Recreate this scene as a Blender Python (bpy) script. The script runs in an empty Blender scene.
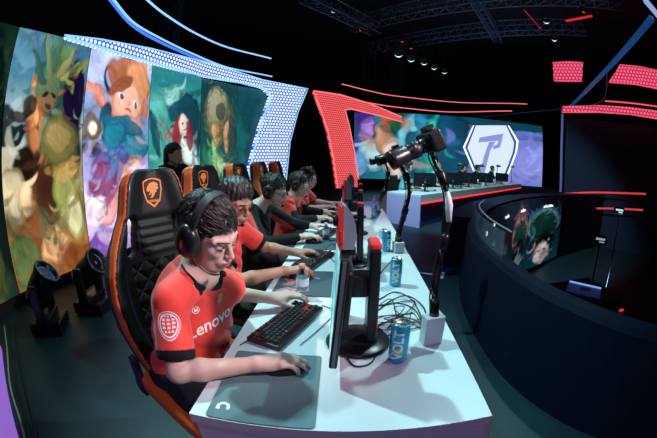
import bpy, bmesh, math, random
import numpy as np
from mathutils import Vector, Matrix
from mathutils.bvhtree import BVHTree
from mathutils import noise as mnoise

random.seed(7); np.random.seed(7)
SC = bpy.context.scene
COL = SC.collection
PI = math.pi
R = math.radians

# ------------------------------------------------------------------ camera figures
CAMZ = 1.38; FPX = 320.0; PITCH = R(10.5)
def ray(x, y):
    x = x-328.5; y = 219-y; r = math.hypot(x, y)+1e-9
    th = 2*math.asin(r/2/FPX)
    cx, cy, fw = math.sin(th)*x/r, math.sin(th)*y/r, math.cos(th)
    return Vector((cx, fw*math.cos(PITCH)+cy*math.sin(PITCH), cy*math.cos(PITCH)-fw*math.sin(PITCH)))
def onz(x, y, z):
    d = ray(x, y); t = (z-CAMZ)/d.z; return Vector((d.x*t, d.y*t, z))
def at(x, y, rng):
    d = ray(x, y); t = rng/math.hypot(d.x, d.y); return Vector((d.x*t, d.y*t, CAMZ+d.z*t))
def onplane(x, y, p0, p1):
    """point where the line of sight meets the upright plane through two floor points"""
    d = ray(x, y); nx, ny = -(p1[1]-p0[1]), (p1[0]-p0[0])
    t = (p0[0]*nx+p0[1]*ny)/(d.x*nx+d.y*ny); return Vector((d.x*t, d.y*t, CAMZ+d.z*t))

# ------------------------------------------------------------------ object helpers
def tag(o, label=None, cat=None, group=None, kind=None):
    if label: o['label'] = label
    if cat: o['category'] = cat
    if group: o['group'] = group
    if kind: o['kind'] = kind
    return o
def empty(name, loc=(0, 0, 0), rz=0, label=None, cat=None, group=None, kind=None):
    o = bpy.data.objects.new(name, None); COL.objects.link(o)
    o.empty_display_size = .05
    o.location = loc; o.rotation_euler = (0, 0, rz)
    return tag(o, label, cat, group, kind)
def link(name, me, mats, parent=None, loc=None, rot=None):
    o = bpy.data.objects.new(name, me); COL.objects.link(o)
    if not isinstance(mats, (list, tuple)): mats = [mats]
    for m in mats: me.materials.append(m)
    if parent: o.parent = parent
    if loc is not None: o.location = loc
    if rot is not None: o.rotation_euler = rot
    return o
def copy_tree(o, parent=None):
    c = o.copy(); COL.objects.link(c); c.parent = parent
    if parent is not None: c.matrix_parent_inverse = o.matrix_parent_inverse.copy()
    for ch in [k for k in bpy.data.objects if k.parent == o]:
        copy_tree(ch, c)
    return c

class MB:
    """gathers shapes into one mesh"""
    def __init__(s): s.v = []; s.f = []; s.m = []; s.sm = []; s.mi = 0; s.smooth = False
    def add(s, vs, fs, smooth=None, mi=None):
        n = len(s.v); s.v += [tuple(p) for p in vs]
        for f in fs:
            s.f.append(tuple(i+n for i in f)); s.m.append(s.mi if mi is None else mi)
            s.sm.append(s.smooth if smooth is None else smooth)
    def box(s, c, d, M=None, bev=0, mi=None, taper=None):
        bm = bmesh.new(); bmesh.ops.create_cube(bm, size=1)
        for v in bm.verts:
            k = 1.0
            if taper and v.co.z > 0: k = taper
            v.co = Vector((v.co.x*d[0]*k, v.co.y*d[1]*k, v.co.z*d[2]))
        if bev: bmesh.ops.bevel(bm, geom=bm.edges[:], offset=bev, segments=3, affect='EDGES', profile=.5)
        T = Matrix.Translation(c) @ (M.to_4x4() if M is not None else Matrix())
        bm.verts.ensure_lookup_table()
        s.add([T @ v.co for v in bm.verts], [[v.index for v in f.verts] for f in bm.faces], smooth=False, mi=mi); bm.free()
        return s
    def prism(s, pts, h0, h1, M=None, mi=None, smooth=False):
        """polygon pts (x,y) extruded from h0 to h1 along z, then transformed"""
        n = len(pts); M = M or Matrix()
        vs = [M @ Vector((p[0], p[1], h0)) for p in pts]+[M @ Vector((p[0], p[1], h1)) for p in pts]
        fs = [list(range(n))[::-1], list(range(n, 2*n))]+[[i, (i+1) % n, (i+1) % n+n, i+n] for i in range(n)]
        s.add(vs, fs, smooth, mi); return s
    def lathe(s, prof, M=None, seg=32, mi=None, smooth=True):
        """profile [(r,z)] turned about z"""
        M = M or Matrix(); vs = []; fs = []
        n = len(prof)
        for i in range(seg):
            a = 2*PI*i/seg
            for r, z in prof: vs.append(M @ Vector((r*math.cos(a), r*math.sin(a), z)))
        for i in range(seg):
            j = (i+1) % seg
            for k in range(n-1): fs.append([i*n+k, j*n+k, j*n+k+1, i*n+k+1])
        s.add(vs, fs, smooth, mi); return s
    def tube(s, pts, r, seg=10, mi=None, cap=True, flat=1.0):
        pts = [Vector(p) for p in pts]; n = len(pts)
        rs = r if isinstance(r, (list, tuple)) else [r]*n
        vs = []; fs = []; prev = None
        for i, p in enumerate(pts):
            t = (pts[min(i+1, n-1)]-pts[max(i-1, 0)])
            if t.length < 1e-9: t = Vector((0, 0, 1))
            t.normalize()
            if prev is None:
                u = t.orthogonal().normalized()
            else:
                u = prev-t*prev.dot(t)
                if u.length < 1e-6: u = t.orthogonal()
                u.normalize()
            prev = u; w = t.cross(u)
            for k in range(seg):
                a = 2*PI*k/seg
                vs.append(p+u*math.cos(a)*rs[i]+w*math.sin(a)*rs[i]*flat)
        for i in range(n-1):
            for k in range(seg):
                l = (k+1) % seg
                fs.append([i*seg+k, i*seg+l, (i+1)*seg+l, (i+1)*seg+k])
        if cap: fs += [list(range(seg))[::-1], list(range((n-1)*seg, n*seg))]
        s.add(vs, fs, True, mi); return s
    def bar(s, a, b, r, seg=8, mi=None): return s.tube([a, b], r, seg, mi)
    def ell(s, c, r, M=None, seg=20, mi=None):
        T = Matrix.Translation(c) @ (M.to_4x4() if M is not None else Matrix())
        vs = []; fs = []; nr = seg//2
        for j in range(nr+1):
            ph = PI*j/nr
            for i in range(seg):
                a = 2*PI*i/seg
                vs.append(T @ Vector((r[0]*math.sin(ph)*math.cos(a), r[1]*math.sin(ph)*math.sin(a), r[2]*math.cos(ph))))
        for j in range(nr):
            for i in range(seg):
                k = (i+1) % seg; fs.append([j*seg+i, (j+1)*seg+i, (j+1)*seg+k, j*seg+k])
        s.add(vs, fs, True, mi); return s
    def mesh(s, name='m'):
        me = bpy.data.meshes.new(name); me.from_pydata(s.v, [], s.f)
        me.polygons.foreach_set('material_index', s.m)
        me.polygons.foreach_set('use_smooth', s.sm); me.update()
        bm = bmesh.new(); bm.from_mesh(me); bmesh.ops.remove_doubles(bm, verts=bm.verts, dist=1e-6)
        bmesh.ops.recalc_face_normals(bm, faces=bm.faces); bm.to_mesh(me); bm.free()
        return me
    def build(s, name, mats, parent=None, loc=None, rot=None): return link(name, s.mesh(name), mats, parent, loc, rot)

def spline(pts, n=8):
    """Catmull-Rom through points"""
    pts = [Vector(p) for p in pts]; out = []
    P = [pts[0]*2-pts[1]]+pts+[pts[-1]*2-pts[-2]]
    for i in range(1, len(P)-2):
        for k in range(n):
            t = k/n
            out.append(.5*((2*P[i])+(P[i+1]-P[i-1])*t+(2*P[i-1]-5*P[i]+4*P[i+1]-P[i+2])*t*t+(3*P[i]-P[i-1]-3*P[i+1]+P[i+2])*t**3))
    return out+[pts[-1]]

# ------------------------------------------------------------------ materials
def mat(name, col, rough=.5, metal=0, bump=0, bscale=80, var=0, vscale=12, coat=0, trans=0, ior=1.45, sheen=0, emit=None, estr=0, sss=0, spec=.5, alpha=1, aniso=None):
    m = bpy.data.materials.new(name); m.use_nodes = True
    nt = m.node_tree; N = nt.nodes; L = nt.links; b = N['Principled BSDF']
    c = tuple(col)+(1,)
    b.inputs['Base Color'].default_value = c; b.inputs['Roughness'].default_value = rough; b.inputs['Metallic'].default_value = metal
    b.inputs['Coat Weight'].default_value = coat; b.inputs['Transmission Weight'].default_value = trans; b.inputs['IOR'].default_value = ior
    b.inputs['Sheen Weight'].default_value = sheen; b.inputs['Specular IOR Level'].default_value = spec
    b.inputs['Alpha'].default_value = alpha
    if sss:
        b.inputs['Subsurface Weight'].default_value = sss; b.inputs['Subsurface Radius'].default_value = (1, .35, .2); b.inputs['Subsurface Scale'].default_value = .012
    if emit: b.inputs['Emission Color'].default_value = tuple(emit)+(1,); b.inputs['Emission Strength'].default_value = estr
    tc = N.new('ShaderNodeTexCoord'); mp = N.new('ShaderNodeMapping'); L.new(tc.outputs['Object'], mp.inputs[0])
    if aniso: mp.inputs['Scale'].default_value = aniso
    if var:
        n = N.new('ShaderNodeTexNoise'); n.inputs['Scale'].default_value = vscale; n.inputs['Detail'].default_value = 5
        L.new(mp.outputs[0], n.inputs['Vector'])
        r = N.new('ShaderNodeValToRGB'); r.color_ramp.elements[0].position = .3; r.color_ramp.elements[1].position = .72
        r.color_ramp.elements[0].color = tuple(max(0, x*(1-var)) for x in col)+(1,)
        r.color_ramp.elements[1].color = tuple(min(1, x*(1+var*.6)) for x in col)+(1,)
        L.new(n.outputs['Fac'], r.inputs[0]); L.new(r.outputs[0], b.inputs['Base Color'])
    if bump:
        n = N.new('ShaderNodeTexNoise'); n.inputs['Scale'].default_value = bscale; n.inputs['Detail'].default_value = 4
        L.new(mp.outputs[0], n.inputs['Vector'])
        u = N.new('ShaderNodeBump'); u.inputs['Strength'].default_value = bump; u.inputs['Distance'].default_value = .003
        L.new(n.outputs['Fac'], u.inputs['Height']); L.new(u.outputs[0], b.inputs['Normal'])
    return m
def glow(name, col, s):
    return mat(name, (col[0]*.2, col[1]*.2, col[2]*.2), .4, emit=col, estr=s)

# ------------------------------------------------------------------ solid fields -> meshes
def rotm(F, U):
    F = Vector(F).normalized(); U = Vector(U); L = U.cross(F).normalized(); U = F.cross(L).normalized()
    return Matrix((F, L, U)).transposed()        # columns: forward, left, up
class Field:
    def __init__(s, lo, hi, h):
        s.h = h; s.lo = np.array(lo, float); n = np.ceil((np.array(hi)-s.lo)/h).astype(int)+1
        s.n = n; s.phi = np.full(n, .05, np.float32)
    def _sub(s, lo, hi):
        a = np.clip(np.floor((np.array(lo)-s.lo)/s.h).astype(int), 0, s.n-1)
        b = np.clip(np.ceil((np.array(hi)-s.lo)/s.h).astype(int)+1, 1, s.n)
        if (b <= a).any(): return None
        ax = [s.lo[i]+s.h*np.arange(a[i], b[i], dtype=np.float32) for i in range(3)]
        X, Y, Z = np.meshgrid(*ax, indexing='ij', sparse=True)
        return (slice(a[0], b[0]), slice(a[1], b[1]), slice(a[2], b[2])), X, Y, Z
    def _put(s, sl, d, k, op):
        a = s.phi[sl]
        if op == 'add':
            if k: h = np.maximum(k-np.abs(a-d), 0)/k; r = np.minimum(a, d)-h*h*k*.25
            else: r = np.minimum(a, d)
        else:
            d = -d
            if k: h = np.maximum(k-np.abs(a-d), 0)/k; r = np.maximum(a, d)+h*h*k*.25
            else: r = np.maximum(a, d)
        s.phi[sl] = r
    def cone(s, a, b, ra, rb=None, k=.01, op='add'):
        rb = ra if rb is None else rb
        a = np.array(a, float); b = np.array(b, float); m = max(ra, rb)+.05
        q = s._sub(np.minimum(a, b)-m, np.maximum(a, b)+m)
        if q is None: return
        sl, X, Y, Z = q; ba = b-a; L2 = (ba**2).sum()+1e-12
        px, py, pz = X-a[0], Y-a[1], Z-a[2]
        t = np.clip((px*ba[0]+py*ba[1]+pz*ba[2])/L2, 0, 1)
        d = np.sqrt((px-t*ba[0])**2+(py-t*ba[1])**2+(pz-t*ba[2])**2)-(ra+(rb-ra)*t)
        s._put(sl, d, k, op)
    def chain(s, pts, rs, k=.01):
        for i in range(len(pts)-1): s.cone(pts[i], pts[i+1], rs[i], rs[i+1], k)
    def ell(s, c, r, M=None, k=.01, op='add'):
        c = np.array(c, float); m = max(r)+.05
        q = s._sub(c-m, c+m)
        if q is None: return
        sl, X, Y, Z = q; A = np.array(M) if M is not None else np.eye(3)
        px, py, pz = X-c[0], Y-c[1], Z-c[2]
        u = [px*A[0, i]+py*A[1, i]+pz*A[2, i] for i in range(3)]
        k0 = np.sqrt(sum((u[i]/r[i])**2 for i in range(3))); k1 = np.sqrt(sum((u[i]/r[i]**2)**2 for i in range(3)))+1e-9
        s._put(sl, k0*(k0-1)/k1, k, op)
    def box(s, c, hd, rad, M=None, k=.01, op='add'):
        c = np.array(c, float); m = float(np.linalg.norm(hd))+.05
        q = s._sub(c-m, c+m)
        if q is None: return
        sl, X, Y, Z = q; A = np.array(M) if M is not None else np.eye(3)
        px, py, pz = X-c[0], Y-c[1], Z-c[2]
        u = [np.abs(px*A[0, i]+py*A[1, i]+pz*A[2, i])-(hd[i]-rad) for i in range(3)]
        d = np.sqrt(sum(np.maximum(x, 0)**2 for x in u))+np.minimum(np.maximum(np.maximum(u[0], u[1]), u[2]), 0)-rad
        s._put(sl, d, k, op)
    def cut(s, n, d, k=.004):
        """keep the side where n.p < d"""
        sl, X, Y, Z = s._sub(s.lo, s.lo+s.h*s.n)
        s._put(sl, -(X*n[0]+Y*n[1]+Z*n[2]-d), k, 'cut')
    def warp(s, fn, band=.03):
        """phi += fn(points), near the surface only"""
        idx = np.argwhere(np.abs(s.phi) < band)
        P = s.lo+s.h*idx
        s.phi[idx[:, 0], idx[:, 1], idx[:, 2]] += fn(P).astype(np.float32)
    def mesh(s, name, matfn=None, relax=1):
        phi = s.phi; n = s.n
        phi[0] = phi[-1] = .05; phi[:, 0] = phi[:, -1] = .05; phi[:, :, 0] = phi[:, :, -1] = .05
        ins = phi < 0
        c = np.zeros(n-1, np.uint8)
        for i in (0, 1):
            for j in (0, 1):
                for k in (0, 1): c += ins[i:n[0]-1+i, j:n[1]-1+j, k:n[2]-1+k]
        cells = np.argwhere((c > 0) & (c < 8)); idm = np.full(n-1, -1, np.int32)
        idm[cells[:, 0], cells[:, 1], cells[:, 2]] = np.arange(len(cells))
        acc = np.zeros((len(cells), 3)); cnt = np.zeros(len(cells))
        co = [(0, 0, 0), (1, 0, 0), (0, 1, 0), (1, 1, 0), (0, 0, 1), (1, 0, 1), (0, 1, 1), (1, 1, 1)]
        for a in range(8):
            for b in range(a+1, 8):
                A, B = np.array(co[a]), np.array(co[b])
                if np.abs(A-B).sum() != 1: continue
                pa = phi[tuple((cells+A).T)]; pb = phi[tuple((cells+B).T)]
                w = (pa < 0) != (pb < 0); t = pa[w]/(pa[w]-pb[w])
                acc[w] += A+(B-A)*t[:, None]; cnt[w] += 1
        V = (cells+acc/cnt[:, None])*s.h+s.lo
        F = []
        for ax in range(3):
            sl0 = [slice(0, n[i]-(1 if i == ax else 0)) for i in range(3)]
            sl1 = list(sl0); sl1[ax] = slice(1, n[ax])
            A = ins[tuple(sl0)]; B = ins[tuple(sl1)]
            e = np.argwhere(A != B); o1, o2 = (ax+1) % 3, (ax+2) % 3
            e = e[(e[:, o1] > 0) & (e[:, o2] > 0) & (e[:, o1] < n[o1]-1) & (e[:, o2] < n[o2]-1)]
            fl = A[tuple(e.T)]
            d1 = np.zeros(3, int); d1[o1] = 1; d2 = np.zeros(3, int); d2[o2] = 1
            q = np.stack([idm[tuple((e-d1-d2).T)], idm[tuple((e-d2).T)], idm[tuple(e.T)], idm[tuple((e-d1).T)]], 1)
            q[~fl] = q[~fl][:, ::-1]; F.append(q)
        F = np.concatenate(F)
        for _ in range(relax):                      # light smoothing
            S = np.zeros_like(V); K = np.zeros(len(V))
            for i in range(4):
                np.add.at(S, F[:, i], V[F[:, (i+1) % 4]]+V[F[:, (i+3) % 4]]); np.add.at(K, F[:, i], 2)
            V = V*.5+S/K[:, None]*.5
        me = bpy.data.meshes.new(name)
        me.vertices.add(len(V)); me.vertices.foreach_set('co', V.astype(np.float32).ravel())
        me.loops.add(len(F)*4); me.loops.foreach_set('vertex_index', F.astype(np.int32).ravel())
        me.polygons.add(len(F)); me.polygons.foreach_set('loop_start', np.arange(0, len(F)*4, 4, dtype=np.int32))
        me.polygons.foreach_set('loop_total', np.full(len(F), 4, np.int32))
        me.polygons.foreach_set('use_smooth', np.ones(len(F), bool))
        if matfn is not None: me.polygons.foreach_set('material_index', matfn(V[F].mean(1)).astype(np.int32))
        me.update(calc_edges=True); me.validate()
        return me

def decal(bvh, polys, O, U, V, D, off=.0015, grid=.006):
    """flat outlines (list of tri/poly meshes as (verts2d, faces)) laid onto a surface along D"""
    O = Vector(O); U = Vector(U); V = Vector(V); D = Vector(D).normalized(); mb = MB()
    for vs, fs in polys:
        bm = bmesh.new(); bv = [bm.verts.new((p[0], p[1], 0)) for p in vs]
        for f in fs:
            try: bm.faces.new([bv[i] for i in f])
            except ValueError: pass
        bmesh.ops.triangulate(bm, faces=bm.faces[:])
        for _ in range(5):
            ed = [e for e in bm.edges if e.calc_length() > grid]
            if not ed: break
            bmesh.ops.subdivide_edges(bm, edges=ed, cuts=1)
            bmesh.ops.triangulate(bm, faces=[f for f in bm.faces if len(f.verts) > 3])
        bm.verts.index_update(); out = []
        for v in bm.verts:
            p = O+U*v.co.x+V*v.co.y
            h = bvh.ray_cast(p-D*.3, D)
            out.append(h[0]-D*off if h[0] is not None else None)
        ok = [[v.index for v in f.verts] for f in bm.faces if all(out[v.index] is not None for v in f.verts)]
        out = [p if p is not None else O for p in out]
        mb.add(out, ok, smooth=False); bm.free()
    return mb
def text_poly(txt, size, bold=0, shear=0):
    cu = bpy.data.curves.new('t', 'FONT'); cu.body = txt; cu.size = size; cu.align_x = 'CENTER'; cu.align_y = 'CENTER'
    cu.offset = bold; cu.shear = shear; cu.resolution_u = 3
    o = bpy.data.objects.new('t', cu); COL.objects.link(o)
    dg = bpy.context.evaluated_depsgraph_get(); me = o.evaluated_get(dg).to_mesh()
    r = ([(v.co.x, v.co.y) for v in me.vertices], [list(p.vertices) for p in me.polygons])
    o.evaluated_get(dg).to_mesh_clear(); bpy.data.objects.remove(o); bpy.data.curves.remove(cu)
    return r
def ring_poly(outer, k):
    """closed band: outline and the same outline scaled by k about its centre"""
    cx = sum(p[0] for p in outer)/len(outer); cy = sum(p[1] for p in outer)/len(outer); n = len(outer)
    inn = [(cx+(p[0]-cx)*k, cy+(p[1]-cy)*k) for p in outer]
    return (list(outer)+inn, [[i, (i+1) % n, (i+1) % n+n, i+n] for i in range(n)])
def circ(cx, cy, r, n=28, a0=0, a1=2*PI): return [(cx+r*math.cos(a0+(a1-a0)*i/n), cy+r*math.sin(a0+(a1-a0)*i/n)) for i in range(n)]
def flat_mb(polys, O, U, V, th=0):
    O = Vector(O); U = Vector(U); V = Vector(V); mb = MB(); N = U.cross(V).normalized()
    for vs, fs in polys: mb.add([O+U*p[0]+V*p[1] for p in vs], fs, False)
    return mb
def bvh_of(me): return BVHTree.FromPolygons([v.co.copy() for v in me.vertices], [tuple(p.vertices) for p in me.polygons])
# ------------------------------------------------------------------ people
SKIN = mat('skin', (.70, .45, .38), .48, sss=.25, bump=.12, bscale=260, var=.08, vscale=30)
SKIN_B = mat('skin_tan', (.48, .25, .17), .48, sss=.25, bump=.12, bscale=260, var=.08, vscale=30)
LIP = mat('lips', (.50, .17, .15), .4, sss=.2, var=.1, vscale=90)
HAIR = mat('dark_hair', (.020, .014, .015), .42, bump=.9, bscale=160, aniso=(1, 1, .25), spec=.6)
HAIR_BROWN = mat('brown_hair', (.07, .04, .025), .4, bump=.8, bscale=70, aniso=(1, 1, .25), spec=.6)
HAIR_FAIR = mat('fair_hair', (.45, .28, .12), .45, bump=.8, bscale=70, aniso=(1, 1, .25))
EYEW = mat('eye_white', (.75, .73, .72), .2, var=.05)
IRIS = mat('iris', (.03, .018, .012), .15, var=.3, vscale=200)
RED_CLOTH = mat('red_jersey_cloth', (.85, .050, .035), .62, bump=.35, bscale=420, sheen=.25, var=.1, vscale=8)
BLK_CLOTH = mat('black_cloth', (.006, .008, .010), .8, bump=.35, bscale=380, spec=.25, sheen=.03, var=.2)
WHITE_PRINT = mat('white_print', (.85, .85, .85), .5, var=.04)
ORANGE_PRINT = mat('orange_print', (.9, .22, .05), .5, var=.06)
TROUSER = mat('dark_trousers', (.015, .016, .022), .8, bump=.3, bscale=200, var=.2)
SHOE = mat('dark_shoe', (.02, .02, .022), .6, bump=.2, var=.2)
BLUE_CLOTH = mat('pale_blue_jersey_cloth', (.25, .5, .62), .6, bump=.3, bscale=300, var=.15)
BLK_PLASTIC = mat('black_plastic', (.012, .013, .015), .32, bump=.08, bscale=300, var=.2)
BLK_LEATHER = mat('black_leatherette', (.02, .021, .024), .42, bump=.3, bscale=150, var=.15)
GREY_METAL = mat('brushed_metal', (.35, .37, .4), .3, metal=1, bump=.1, bscale=200, var=.1)
ORANGE_PLASTIC = mat('orange_red_plastic', (.85, .09, .04), .35, var=.08)
LENS_CLEAR = mat('spectacle_lens', (.9, .95, 1), .05, trans=1, ior=1.15, var=.02)

def hand(fl, W, D, N, T, pose, s=1.0, kk=.006):
    """W wrist, D finger direction, N back-of-hand normal, T towards the thumb side"""
    W = Vector(W); D = Vector(D).normalized(); N = Vector(N); N = (N-D*N.dot(D)).normalized()
    T0 = D.cross(N)
    T = T0 if T0.dot(Vector(T)) > 0 else -T0
    arch, curl, spread = pose
    for lat, L in ((.026, .086), (.009, .090), (-.009, .086), (-.025, .078)):
        fl.cone(W+T*lat*.55*s+D*.008*s, W+T*lat*s+D*L*s+N*arch*.35*s, .0145*s, .0115*s, k=.016)
    fl.ell(W+D*.045*s+T*.003, (.048*s, .036*s, .0145*s), rotm(D, N), k=.014)
    fl.ell(W+D*.035*s+T*.026*s-N*.006*s, (.034*s, .017*s, .015*s), rotm((D+T*.35), N), k=.014)
    fing = [(.026, .086, .9, 1), (.009, .090, 1.0, 0), (-.009, .086, .94, 0), (-.025, .078, .76, -1)]
    for i, (lat, L, ln, sp) in enumerate(fing):
        p = W+T*lat*s+D*L*s+N*arch*.35*s
        d = (D+T*(spread*(.5-i/3))).normalized()
        c = curl[i] if isinstance(curl, (list, tuple)) else curl
        ang = R(-12 if arch > .01 else 0)
        rr = [.0098, .0090, .0083, .0072]; seg = [.044*ln, .027*ln, .022*ln]
        for j in range(3):
            ang += R(c*(.55, 1.0, .75)[j])
            q = p+(d*math.cos(ang)-N*math.sin(ang))*seg[j]*s
            fl.cone(p, q, rr[j]*s, rr[j+1]*s, k=.004 if j else .009)
            if j < 1: fl.ell(p+N*.002, (.0115*s, .011*s, .010*s), rotm(D, N), k=.006)
            p = q
    p = W+D*.022*s+T*.022*s-N*.006*s
    d = (D*.72+T*.62-N*.22).normalized()
    q = p+d*.036*s; fl.cone(p, q, .014*s, .0115*s, k=.012)
    d = (D*.92+T*.25-N*.28).normalized(); p = q; q = p+d*.032*s; fl.cone(p, q, .0112*s, .0098*s, k=.006)
    d = (D*.98+T*.0-N*.2).normalized(); p = q; q = p+d*.024*s; fl.cone(p, q, .0098*s, .0082*s, k=.005)

def head_field(fl, C, M, s=1.0):
    g = lambda x, y, z: tuple(Vector(C)+M @ Vector((x*s, y*s, z*s)))
    e = lambda c, r, k=.02, op='add', MM=None: fl.ell(g(*c), tuple(q*s for q in r), M if MM is None else MM, k=k, op=op)
    e((-.014, 0, .036), (.097, .078, .087), .02)
    e((.026, 0, -.030), (.064, .060, .083), .03)
    e((.042, 0, -.074), (.040, .034, .032), .03)
    e((.070, 0, -.096), (.018, .021, .016), .022)
    for sy in (-1, 1):
        fl.cone(g(-.008, .056*sy, -.045), g(.052, .026*sy, -.090), .014*s, .013*s, k=.03)
        e((.060, .038*sy, -.020), (.024, .019, .018), .02)
        fl.cone(g(.087, .014*sy, .021), g(.070, .052*sy, .024), .009*s, .009*s, k=.014)
        e((.098, .031*sy, .004), (.014, .019, .011), .010, 'cut')
        e((.077, .031*sy, .003), (.0155, .0165, .0145), .004)
        fl.ell(g(-.006, .077*sy, -.004), (.017*s, .007*s, .031*s), M, k=.010)
    fl.cone(g(.091, 0, .012), g(.113, 0, -.026), .0070*s, .0098*s, k=.010)
    e((.102, .0095, -.030), (.009, .0062, .0062), .006); e((.102, -.0095, -.030), (.009, .0062, .0062), .006)
    e((.088, 0, -.060), (.018, .028, .020), .014)
    e((.102, 0, -.0545), (.0085, .021, .0050), .004)
    e((.1005, 0, -.0665), (.0085, .018, .0060), .004)
    fl.cone(g(.113, -.020, -.0605), g(.113, .020, -.0605), .0022*s, k=.003, op='cut')
    return g

def make_person(name, label, j, res=.004, jersey=None, sleeve='short', hair=HAIR, skin=SKIN, group=None, hair_style='short',
                cat='person', jersey_mats=None, jregion=None, nlocks=130, legs=True, headset=None, glasses=False, hs=1.0, lower=True):
    """j: joint positions in world space"""
    V3 = lambda k: Vector(j[k])
    M = rotm(j['face'], j.get('head_up', (0, 0, 1)))
    HC = V3('head'); NB = V3('neck'); CH = V3('chest'); PV = V3('pelvis')
    SR, SL, ER, EL, WR, WL = [V3(k) for k in ('shR', 'shL', 'elR', 'elL', 'wrR', 'wrL')]
    pts = [HC, NB, CH, PV, SR, SL, ER, EL, WR, WL]+[V3(k) for k in ('hipR', 'hipL', 'knR', 'knL', 'anR', 'anL') if k in j]
    lo = [min(p[i] for p in pts)-.24 for i in range(3)]; hi = [max(p[i] for p in pts)+.24 for i in range(3)]
    F = Field(lo, hi, res)
    g = head_field(F, HC, M, hs)
    F.cone(g(-.022, 0, -.045), NB, .050*hs, .054, k=.03)
    TM = rotm(j['bodyf'], (CH-PV)); side = TM @ Vector((0, 1, 0)); fwd = TM @ Vector((1, 0, 0))
    F.cone(NB-fwd*.01, SR, .052, .046, k=.04); F.cone(NB-fwd*.01, SL, .052, .046, k=.04)
    F.ell(CH, (.092, .150, .20), TM, k=.05); F.ell((CH+PV)/2-fwd*.01, (.10, .145, .18), TM, k=.06)
    F.ell(PV, (.115, .165, .11), TM, k=.05)
    for S, E, W, sgn in ((SR, ER, WR, -1), (SL, EL, WL, 1)):
        F.cone(S, E, .047, .035, k=.03); F.ell(E, (.035, .035, .035), k=.015)
        mid = E.lerp(W, .3); F.cone(E, mid, .034, .037, k=.02); F.cone(mid, W, .037, .0245, k=.015)
        F.cone(W, W, .026, k=.01)
        hk = 'R' if sgn < 0 else 'L'
        F_ = j['hand'+hk]                            # (direction, normal, thumbdir, pose)
        hand(F, W, *F_, s=1.0)
    if legs:
        for k in ('R', 'L'):
            F.cone(V3('hip'+k), V3('kn'+k), .082, .055, k=.04); F.cone(V3('kn'+k), V3('an'+k), .052, .038, k=.02)
            F.cone(V3('an'+k), V3('an'+k)+fwd*.10-Vector((0, 0, .040)), .036, .022, k=.02)
    iM = np.array(M)
    def lipfn(P):
        q = (P-np.array(HC)) @ iM / hs
        m = (((q[:, 1]/.024)**2+((q[:, 2]+.0605)/.0125)**2) < 1) & (q[:, 0] > .092)
        return m.astype(int)
    body = link(name, F.mesh(name, lipfn), [skin, LIP]); tag(body, label, cat, group)
    # ---- eyes and brows
    for sy in (-1, 1):
        eb = MB(); eb.ell(g(.0795, .031*sy, .0005), (.0135*hs,)*3, M, seg=16)
        eb.ell(g(.0905, .031*sy, -.0035), (.0035*hs, .0055*hs, .0055*hs), M, seg=12, mi=1)
        eb.tube([g(.0935, (.031+.0145*t)*sy, .0030+.0030*(1-t*t)) if abs(t) < .9 else g(.089, (.031+.0155*t)*sy, .001) for t in np.linspace(-1, 1, 9)], .0017*hs, 6, mi=2)
        eb.build('eye', [EYEW, IRIS, hair], body)
        bb = MB(); bb.tube([g(.1005-.009*t*t-.012*t, (.030+.020*t)*sy, .0255+.004*(1-t*t)) for t in np.linspace(-1, 1, 10)], [.0010+.0016*(1-t*t*.8) for t in np.linspace(-1, 1, 10)], 6)
        bb.build('eyebrow', hair, body)
    # ---- hair
    H = Field(np.array(HC)-.17*hs, np.array(HC)+.17*hs, min(res, .0035))
    H.ell(g(-.022, 0, .042), (.103*hs, .087*hs, .090*hs), M, k=.01)
    if hair_style == 'long':
        H.ell(g(-.06, 0, -.05), (.06*hs, .095*hs, .12*hs), M, k=.05)
    if hair_style == 'puffy':
        H.ell(g(-.01, 0, .07), (.105*hs, .095*hs, .085*hs), M, k=.02)
    n = M @ Vector((.667, 0, -.745)); H.cut(n, n.dot(HC)+{'long': .034, 'puffy': .009}.get(hair_style, .028)*hs, k=.02)
    rr = np.array(HC)
    def hw(P):
        q = (P-rr) @ iM
        return .0018*np.sin(q[:, 1]*260+np.sin(q[:, 0]*70)*2)*np.cos(q[:, 0]*60+q[:, 2]*90)+.0025*np.sin(q[:, 0]*150+q[:, 1]*190)
    H.warp(hw)
    hm = H.mesh('hair'); mb = MB(); rnd = random.Random(hash(name+label) % 1000 if False else len(label))
    for i in range(nlocks):
        a = rnd.uniform(-PI, PI); b = rnd.uniform(.12, 1.0)
        # start on the crown, sweep forward/outward
        d0 = Vector((math.cos(a)*math.sin(b*1.45), math.sin(a)*math.sin(b*1.45), math.cos(b*1.45)))
        fr = math.cos(a) > -.1
        if hair_style == 'long' and not fr: ln = rnd.uniform(.10, .18)
        else: ln = rnd.uniform(.035, .07)
        path = []; l0 = rnd.uniform(-.015, .03)
        u = d0.copy(); tan = Vector((.8 if fr else -.3, .45 if fr else math.sin(a)*.6, -.15)); tan = (tan-u*tan.dot(u)).normalized()
        for k in range(6):
            t = k/5
            q = (u+tan*(ln/.1)*t).normalized()
            lift = 1.0+(.022*math.sin(t*PI))+l0
            pz = -.25*max(0, t-.4)*ln if fr else 0
            if hair_style == 'long' and not fr: q = Vector((u.x, u.y, u.z)); q = q+Vector((0, 0, -1))*t*ln/.1; q = Vector((q.x, q.y, q.z))
            path.append(g(-.022+.107*q.x*lift, .091*q.y*lift, .044+.094*q.z*lift+pz))
        loc = [M.transposed() @ (Vector(p)-HC) for p in path]
        if any(l.x > .075*hs and l.z < (.045 if hair_style == 'puffy' else .028)*hs for l in loc): continue
        if loc[-1].x > -.02*hs and loc[-1].z < -.02*hs: continue
        w = rnd.uniform(.0011, .0024)*hs
        mb.tube(path, [w*.5, w, w*1.05, w*.9, w*.6, w*.1], 6, flat=.5)
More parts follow.
